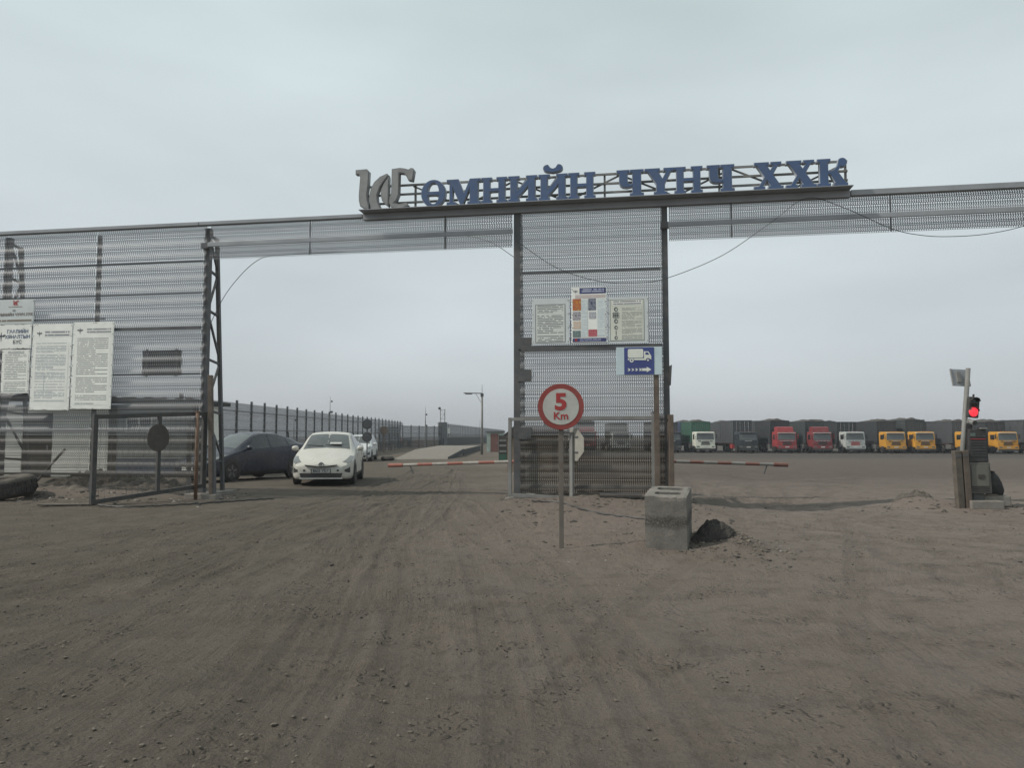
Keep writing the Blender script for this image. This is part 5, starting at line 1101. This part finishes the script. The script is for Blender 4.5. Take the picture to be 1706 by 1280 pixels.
sk.v = [(x + random.uniform(-.012, .012), y + random.uniform(-.012, .012), z) for x, y, z in sk.v]
o = thing('black_sack', 'black sack standing right of the terminal cabinet', 'sack', (9.83, 15.75, gz(9.83, 15.75) + .18)); o.rotation_euler = (0, R(-6), 0)
sk.build('bag', pm('black_sack', (0.014, 0.014, 0.015), 0.6, dust=0.15, bump=0.5, bscale=12), o, smooth=True); MB().cyl((0, 0, .45), (.02, 0, .5), .03, .05, 8).build('tied_neck', BLACKM, o)
o = thing('concrete_kerb', 'low concrete kerb piece under the black sack', 'kerb', (9.75, 15.8, gz(9.75, 15.8)), R(-8)); MB().box((0, 0, .08), (.6, .5, .22)).build('slab', CONC, o, bevel=0.03); MB().box((-.1, -.2, .2), (.3, .1, .03)).build('mortar', SOIL, o)

# ------------------------------------------------------------------ hanging cables on the gate
def cable(label, P, y=-0.20):
    S = spline(P, 14); q = [tuple(gw(u, y, z)) for u, z in S]
    ob = MB().tube(q, 0.0075, 6).build('hanging_cable', BLACKM); tag(ob, label, 'cable')
cable('thin cable hanging from the left tower up to the beam', [(-8.02, 3.6), (-7.65, 4.51), (-7.2, 5.23), (-6.51, 5.84), (-5.73, 5.94), (-4.36, 5.95)], 0.35)
cable('thin cable drooping across the beam beside the centre panel', [(-2.6, 6.22), (-1.43, 6.18), (-0.7, 6.0), (-0.16, 5.65), (0.0, 5.5)], 0.12)
cable('long cable sagging across the centre panel and the right beam', [(0.0, 5.9), (0.11, 5.82), (0.94, 5.24), (1.88, 4.91), (2.68, 4.85), (3.33, 4.93), (4.5, 5.38), (5.52, 6.05), (6.28, 6.56), (7.01, 6.33), (7.96, 5.83), (8.55, 5.66), (9.13, 5.61), (9.83, 5.64), (10.59, 5.8), (11.6, 6.2)])

# ------------------------------------------------------------------ boundary fence
fn = thing('boundary_fence', 'long perforated steel boundary fence on dark posts behind the cars', 'fence', (-12.5, 29.0, 0))
FSH = sheet_mat('fence_sheet', (0.15, 0.162, 0.178), 0.85, 0.12, 0.1); FSD = sheet_mat('fence_sheet_dusty', (0.06, 0.06, 0.06), 0.6, 0.3, 0.1)
FP = [(-12.5, 29.0), (-12.5, 88.0), (-9.0, 98.0), (-2.3, 240.0)]; FH = [3.0, 2.62, 3.05]
FPOST = MB().box((0, 0, 1.6), (.09, .09, 3.3)).mesh('post'); FPOST.materials.append(STEEL)
FBR = MB().bar((0, 0, 1.7), (0.9, 0, 0.0), .05).mesh('brace'); FBR.materials.append(STEEL)
cnt = 0
for si in range(3):
    (xa, ya), (xb, yb) = FP[si], FP[si + 1]; L = math.hypot(xb - xa, yb - ya); n = round(L / (2.0 if si < 2 else 2.4)); a = math.atan2(yb - ya, xb - xa); st = L / n; hh = FH[si]
    for k in range(n):
        x, y = xa + (xb - xa) * k / n - FP[0][0], ya + (yb - ya) * k / n - FP[0][1]
        p = link('post', FPOST, None, fn, (x, y, gz(x - 12.5, y + 29)), (0, 0, a)); p.scale = (1, 1, (hh + .12) / 3.25)
        if si == 0 and k % 3 == 1: link('brace', FBR, None, fn, (x + .06, y, 0), (0, 0, R(90)))
        if si == 0 or (si == 1):
            for r in range(4):
                h = [0.0, 0.855, 1.71, 2.565][r]; top = hh - .05
                if h >= top - .05: continue
                me = sheet_mesh(st - .02, 3 if top - h > .84 else max(1, math.ceil((top - h) / PER - .02)), None if top - h > .84 else top - h, FSH if r > 0 else FSD)
                link('perforated_sheet', me, None, fn, (x, y, h + .03), (0, 0, a))
        else:
            if k % 6 == 0:
                for r, mt_ in ((0, FSD), (1, FSD), (2, FSH), (3, FSH)):
                    link('perforated_sheet', sheet_mesh(st * 6 - .02, 3 if r < 3 else 2, None if r < 3 else .45, mt_), None, fn, (x, y, r * .86), (0, 0, a))
    for z in ((0.9, 1.75, 2.6) if si < 2 else (1.75, 2.95)):
        MB().bar((xa - FP[0][0] + .07, ya - FP[0][1], z), (xb - FP[0][0] + .07, yb - FP[0][1], z), .035).build('rail', STEEL, fn)
MB().box((0, 0, .45), (0.12, 0, 0)).build('rail', STEEL, fn) if False else None
DARKW = pm('dark_low_wall', (0.05, 0.052, 0.055), 0.9, dust=0.2)
d_ = Vector((FP[3][0] - FP[2][0], FP[3][1] - FP[2][1], 0)); MB().bar((FP[2][0] + 12.5 + .25, FP[2][1] - 29, .6), (FP[3][0] + 12.5 + .25, FP[3][1] - 29, .6), .12, 1.2).build('low_wall', DARKW, fn)
MB().bar((.3, 45, .35), (3.3, 69, .35), .12, .7).build('low_wall', DARKW, fn) if False else None
# masts and lamp beyond the gate
def mast(label, x, y, h, r=.05, boxes=((.6, .2),), nm='thin_mast'):
    o = thing(nm, label, 'mast', (x, y, gz(x, y))); MB().cyl((0, 0, -.1), (0, 0, h * .7), r, r * .8, 8).build('pole', STEEL_L, o); MB().cyl((0, 0, h * .7), (0, 0, h), r * .5, r * .2, 6).build('antenna', STEEL, o)
    for f, s in boxes: MB().box((.1, 0, h * f), (s, s * .7, s)).build('device', STEEL, o)
mast('thin mast with small devices in front of the fence', -10.35, 92, 4.9, .07, ((.55, .22), (.82, .2)))
mast('thin grey pole behind the dark blue car', -11.9, 42, 2.6, .03, ((.9, .1),)); mast('thin pole with a box between the two hatchbacks', -11.6, 49, 4.0, .04, ((.75, .14), (.92, .1)))
mast('short pole on the far fence', -6.3, 150, 4.6, .06, ((.9, .1),))
lp = thing('lamp_post', 'tall grey lamp post with a horizontal arm before the fence', 'lamp post', (-2.35, 60.3, gz(-2.35, 60.3)))
MB().cyl((0, 0, -.1), (0, 0, 4.75), .10, .075, 12).build('pole', STEEL_L, lp, smooth=True); MB().cyl((0, 0, 4.7), (0, 0, 5.5), .03, .015, 6).build('finial', STEEL_L, lp)
MB().bar((0, 0, 4.80), (-1.45, 0, 4.83), .07).build('arm', STEEL, lp); MB().box((-1.05, 0, 4.76), (.55, .16, .08)).build('lamp_head', STEEL, lp, bevel=.02); MB().box((0, -.02, 4.68), (.24, .24, .24)).build('junction_box', STEEL, lp); MB().bar((-.5, 0, 4.78), (0, 0, 3.95), .03).build('stay', STEEL, lp)
tw = thing('watch_tower', 'grey box tower with twin poles and floodlight on the fence line', 'tower', (-8.9, 98.6, 0), .2)
MB().box((0, 0, 1.6), (1.1, 1.1, 3.2)).build('box', pm('tower_box', (0.14, 0.15, 0.16), 0.7), tw); 
for x in (-.28, .28): MB().cyl((x, 0, 3.1), (x, 0, 4.9), .05, n=6).build('mast_pole', STEEL_L, tw)
for z in (3.6, 4.2, 4.8): MB().bar((-.28, 0, z), (.28, 0, z), .04).build('mast_rung', STEEL_L, tw)
MB().bar((-.28, 0, 3.6), (.28, 0, 4.2), .03).build('mast_brace', STEEL_L, tw); MB().bar((.28, 0, 4.2), (-.28, 0, 4.8), .03).build('mast_brace', STEEL_L, tw)
MB().cyl((-.4, -.1, 4.98), (-.4, .1, 4.98), .17, n=10).build('floodlight', STEEL, tw); MB().box((.75, -.6, 2.1), (.3, .1, .7)).build('white_panel', WHITE, tw)
# concrete ramp
rp = thing('weighbridge_ramp', 'pale concrete weighbridge ramp beyond the left opening', 'ramp', (-5.6, 58, 0))
RY0, RY1, RY2 = -9.5, 0.0, 24.0
mb = MB(); mb.add([(-1.9, RY0, .0), (1.5, RY0, .0), (1.9, RY1, .45), (-1.7, RY1, .45), (-2.1, RY2, .45), (2.2, RY2, .45), (1.9, RY1, -.1), (-1.7, RY1, -.1), (2.2, RY2, -.1), (-2.1, RY2, -.1), (1.5, RY0, -.1), (-1.9, RY0, -.1)], [(0, 1, 2, 3), (3, 2, 5, 4), (1, 10, 6, 2), (2, 6, 8, 5), (0, 3, 7, 11), (3, 4, 9, 7)])
mb.build('deck', pm('ramp_concrete', (0.19, 0.172, 0.148), 0.9, dust=0.3), rp); MB().bar((1.93, RY1 + .1, .2), (2.22, RY2, .2), .06, .46).build('side_wall', DARKW, rp); MB().bar((1.56, RY0 + .5, .0), (1.95, RY1, .35), .06, .3).build('side_wall', DARKW, rp)
# guard booth
gb = thing('guard_booth', 'small pale booth with red brown door near the lamp post', 'booth', (-1.55, 71, 0))
MB().box((0, 0, .9), (1.5, 1.5, 1.8)).build('walls', pm('booth_mint', (0.33, 0.40, 0.36), 0.6, dust=0.25), gb); MB().box((0, 0, 1.84), (1.75, 1.75, .1)).build('roof', STEEL, gb); dd = MB().box((-.05, -.77, .85), (.72, .05, 1.65)).build('door', pm('booth_door', (0.16, 0.07, 0.06), 0.6, dust=0.3), gb); MB().box((.22, -.81, .85), (.05, .04, .14)).build('handle', CHROME, dd); MB().box((.55, -.765, 1.2), (.28, .03, .5)).build('window', GLASSD, gb)
o = thing('equipment_rack', 'dark rack with green base at the edge of the centre panel', 'rack', (-0.55, 46.5, 0)); MB().box((0, 0, .75), (.5, .4, 1.5)).build('frame', SHEDD, o); MB().box((.36, 0, .7), (.22, .3, 1.4)).build('orange_side', pm('rack_tan', (0.35, 0.22, 0.10), 0.6), o); MB().box((0, -.21, .2), (.45, .04, .36)).build('green_base', C_GREEN, o)
for z in (.55, .9, 1.2): MB().box((0, -.21, z), (.42, .04, .12)).build('shelf', STEEL_L, o)
o = thing('site_hut', 'low hut with pitched roof seen through the centre panel', 'hut', (1.3, 34.0, gz(1.3, 34)))
MB().box((0, 0, .75), (3.0, 2.0, 1.5)).build('walls', pm('hut_tan', (0.22, 0.17, 0.13), 0.7, dust=0.3), o); MB().prism([(-1.7, 1.5), (1.7, 1.5), (0.3, 1.95), (-1.2, 1.95)], -1.15, 1.15).build('roof', SHEDD, o); MB().box((-.6, -1.02, .95), (.7, .05, .5)).build('window', GLASSD, o); MB().box((.7, -1.02, .7), (.6, .05, 1.3)).build('door', BROWN, o)
# round signs seen from behind, near the white wagon
o = thing('round_signs', 'two dark round signs one above the other on a thin post', 'sign', (-8.2, 43.6, gz(-8.2, 43.6))); MB().cyl((0, 0, -.1), (0, 0, 2.5), .035, n=8).build('post', STEEL, o)
for z in (2.15, 1.42): disc(.28, -.05, -.035, 24, z).build('panel', pm('sign_dark_%d' % int(z), (0.045, 0.05, 0.055), 0.6, dust=0.2), o); disc(.20, -.056, -.051, 20, z).build('centre', pm('sign_mid_%d' % int(z), (0.07, 0.075, 0.085), 0.6, dust=0.2), o); MB().box((0, -.06, z), (.22, .006, .05)).build('mark', INK, o)
o = thing('round_signs', 'brown round sign on a short post before the fence', 'sign', (-11.3, 68.0, 0)); MB().cyl((0, 0, -.1), (0, 0, 2.0), .05, n=8).build('post', BROWN, o); disc(.36, -.06, -.04, 20, 1.95).build('panel', BROWN, o)
o = thing('discarded_tyre', 'dark tyre lying on the ground beside the white wagon', 'tyre', (-7.45, 46.2, gz(-7.45, 46.2))); MB().lathe([(.2, .0), (.35, -.0), (.42, .12), (.35, .24), (.2, .22), (.2, 0)], 18).build('carcass', BLACK, o); MB().lathe([(.2, .03), (.19, .2)], 18).build('inner_wall', BLACKM, o)

# ------------------------------------------------------------------ pebbles and clods
def scatter(name, label, n, zone, smin, smax, mat, seed):
    rr = random.Random(seed); mb = MB()
    base = []
    bm = bmesh.new(); bmesh.ops.create_icosphere(bm, subdivisions=1, radius=1); bv = [v.co.copy() for v in bm.verts]; bf = [tuple(v.index for v in f.verts) for f in bm.faces]; bm.free()
    XS = []; 
    while len(XS) < n:
        p = zone(rr)
        if p: XS.append(p)
    A = np.array(XS); Z = base_z(A[:, 0], A[:, 1])
    for (x, y), z in zip(XS, Z):
        s = smin + (smax - smin) * rr.random() ** 3.2; q = Matrix.Rotation(rr.uniform(0, 6.28), 4, 'Z') @ Matrix.Diagonal((rr.uniform(.8, 1.5), rr.uniform(.7, 1.1), rr.uniform(.45, .8), 1))
        j = [v * rr.uniform(.75, 1.15) * s for v in bv]; mb.add(j, bf, Matrix.Translation((x, y, z - s * .05)) @ q)
    o = mb.build(name, mat); o['kind'] = 'stuff'; tag(o, label, 'stones'); return o
PEB = pm('pebble_grey', (0.115, 0.098, 0.080), 0.9, dust=0.3, var=0.5, scale=1.2); PEBD = pm('pebble_dark', (0.045, 0.04, 0.036), 0.9, dust=0.3, var=0.5, scale=1.2); PEBL = pm('pebble_pale', (0.30, 0.28, 0.25), 0.85, dust=0.3, var=0.3)
def z_near(r):
    y = 2.9 + 9 * r.random() ** 1.6; x = r.uniform(-.72, .72) * y
    return (x, y) if r.random() < (0.9 if x < 0 else 0.55) else None
def z_clod(r):
    y = 2.9 + 10 * r.random() ** 1.4; x = r.uniform(-.72, .72) * y
    w = float(fbm(np.array([x * .8 + 3]), np.array([y * .8]), 2)[0]) + (.12 if x < 0 else -.08)
    return (x, y) if w > 0.12 or r.random() < .08 else None
def z_mid(r):
    y = r.uniform(9, 22); x = r.uniform(-.7, .7) * y; return (x, y)
def z_blk(r): return (2.2 + r.gauss(0, .9), 10.3 + r.gauss(0, .8))
def z_bank(r): return (r.uniform(-.3, 4.0), r.gauss(16.0, 1.5))
def z_left(r): return (r.uniform(-13, -6.5), r.gauss(18.6, 1.0))
def z_right(r): return (r.gauss(9.2, 1.0), r.gauss(16.1, .6))
scatter('pebbles', 'grey pebbles strewn over the dirt', 2600, z_clod, .003, .016, PEB, 1)
scatter('pebbles', 'dark coal crumbs strewn over the dirt', 800, z_near, .003, .013, PEBD, 2)
scatter('pebbles', 'small stones over the middle of the yard', 700, z_mid, .006, .028, PEBD, 3)
scatter('clods', 'dark clods around the concrete block', 700, z_blk, .006, .035, PEBD, 4); scatter('pebbles', 'pale stones around the concrete block', 60, z_blk, .006, .04, PEBL, 5)
scatter('clods', 'loose soil crumbs banked around the block', 500, lambda r: (2.75 + r.gauss(0, .38), 10.2 + r.gauss(0, .4)), .008, .04, PEB, 14)
scatter('clods', 'stones on the bank under the centre panel', 700, z_bank, .008, .06, PEBD, 6); scatter('clods', 'rubble along the foot of the left screen', 700, z_left, .01, .07, PEBD, 7)
scatter('pebbles', 'pale rubble along the foot of the left screen', 160, z_left, .01, .06, PEBL, 8); scatter('clods', 'rubble around the terminal', 350, z_right, .01, .06, PEBD, 9)

# ------------------------------------------------------------------ hazy air
hz = MB().box((0, 1050, 3.5), (4300, 3200, 10.0)).build('haze', None); hz['kind'] = 'stuff'; hz['label'] = 'pale dusty haze over the yard'
hm = bpy.data.materials.new('haze'); hm.use_nodes = True; hm.node_tree.nodes.clear()
ho = hm.node_tree.nodes.new('ShaderNodeOutputMaterial'); hv = hm.node_tree.nodes.new('ShaderNodeVolumePrincipled')
hv.inputs['Color'].default_value = (0.80, 0.84, 0.88, 1); hv.inputs['Density'].default_value = 0.0007; hv.inputs['Anisotropy'].default_value = 0.2
hm.node_tree.links.new(hv.outputs[0], ho.inputs['Volume']); hz.data.materials.append(hm)
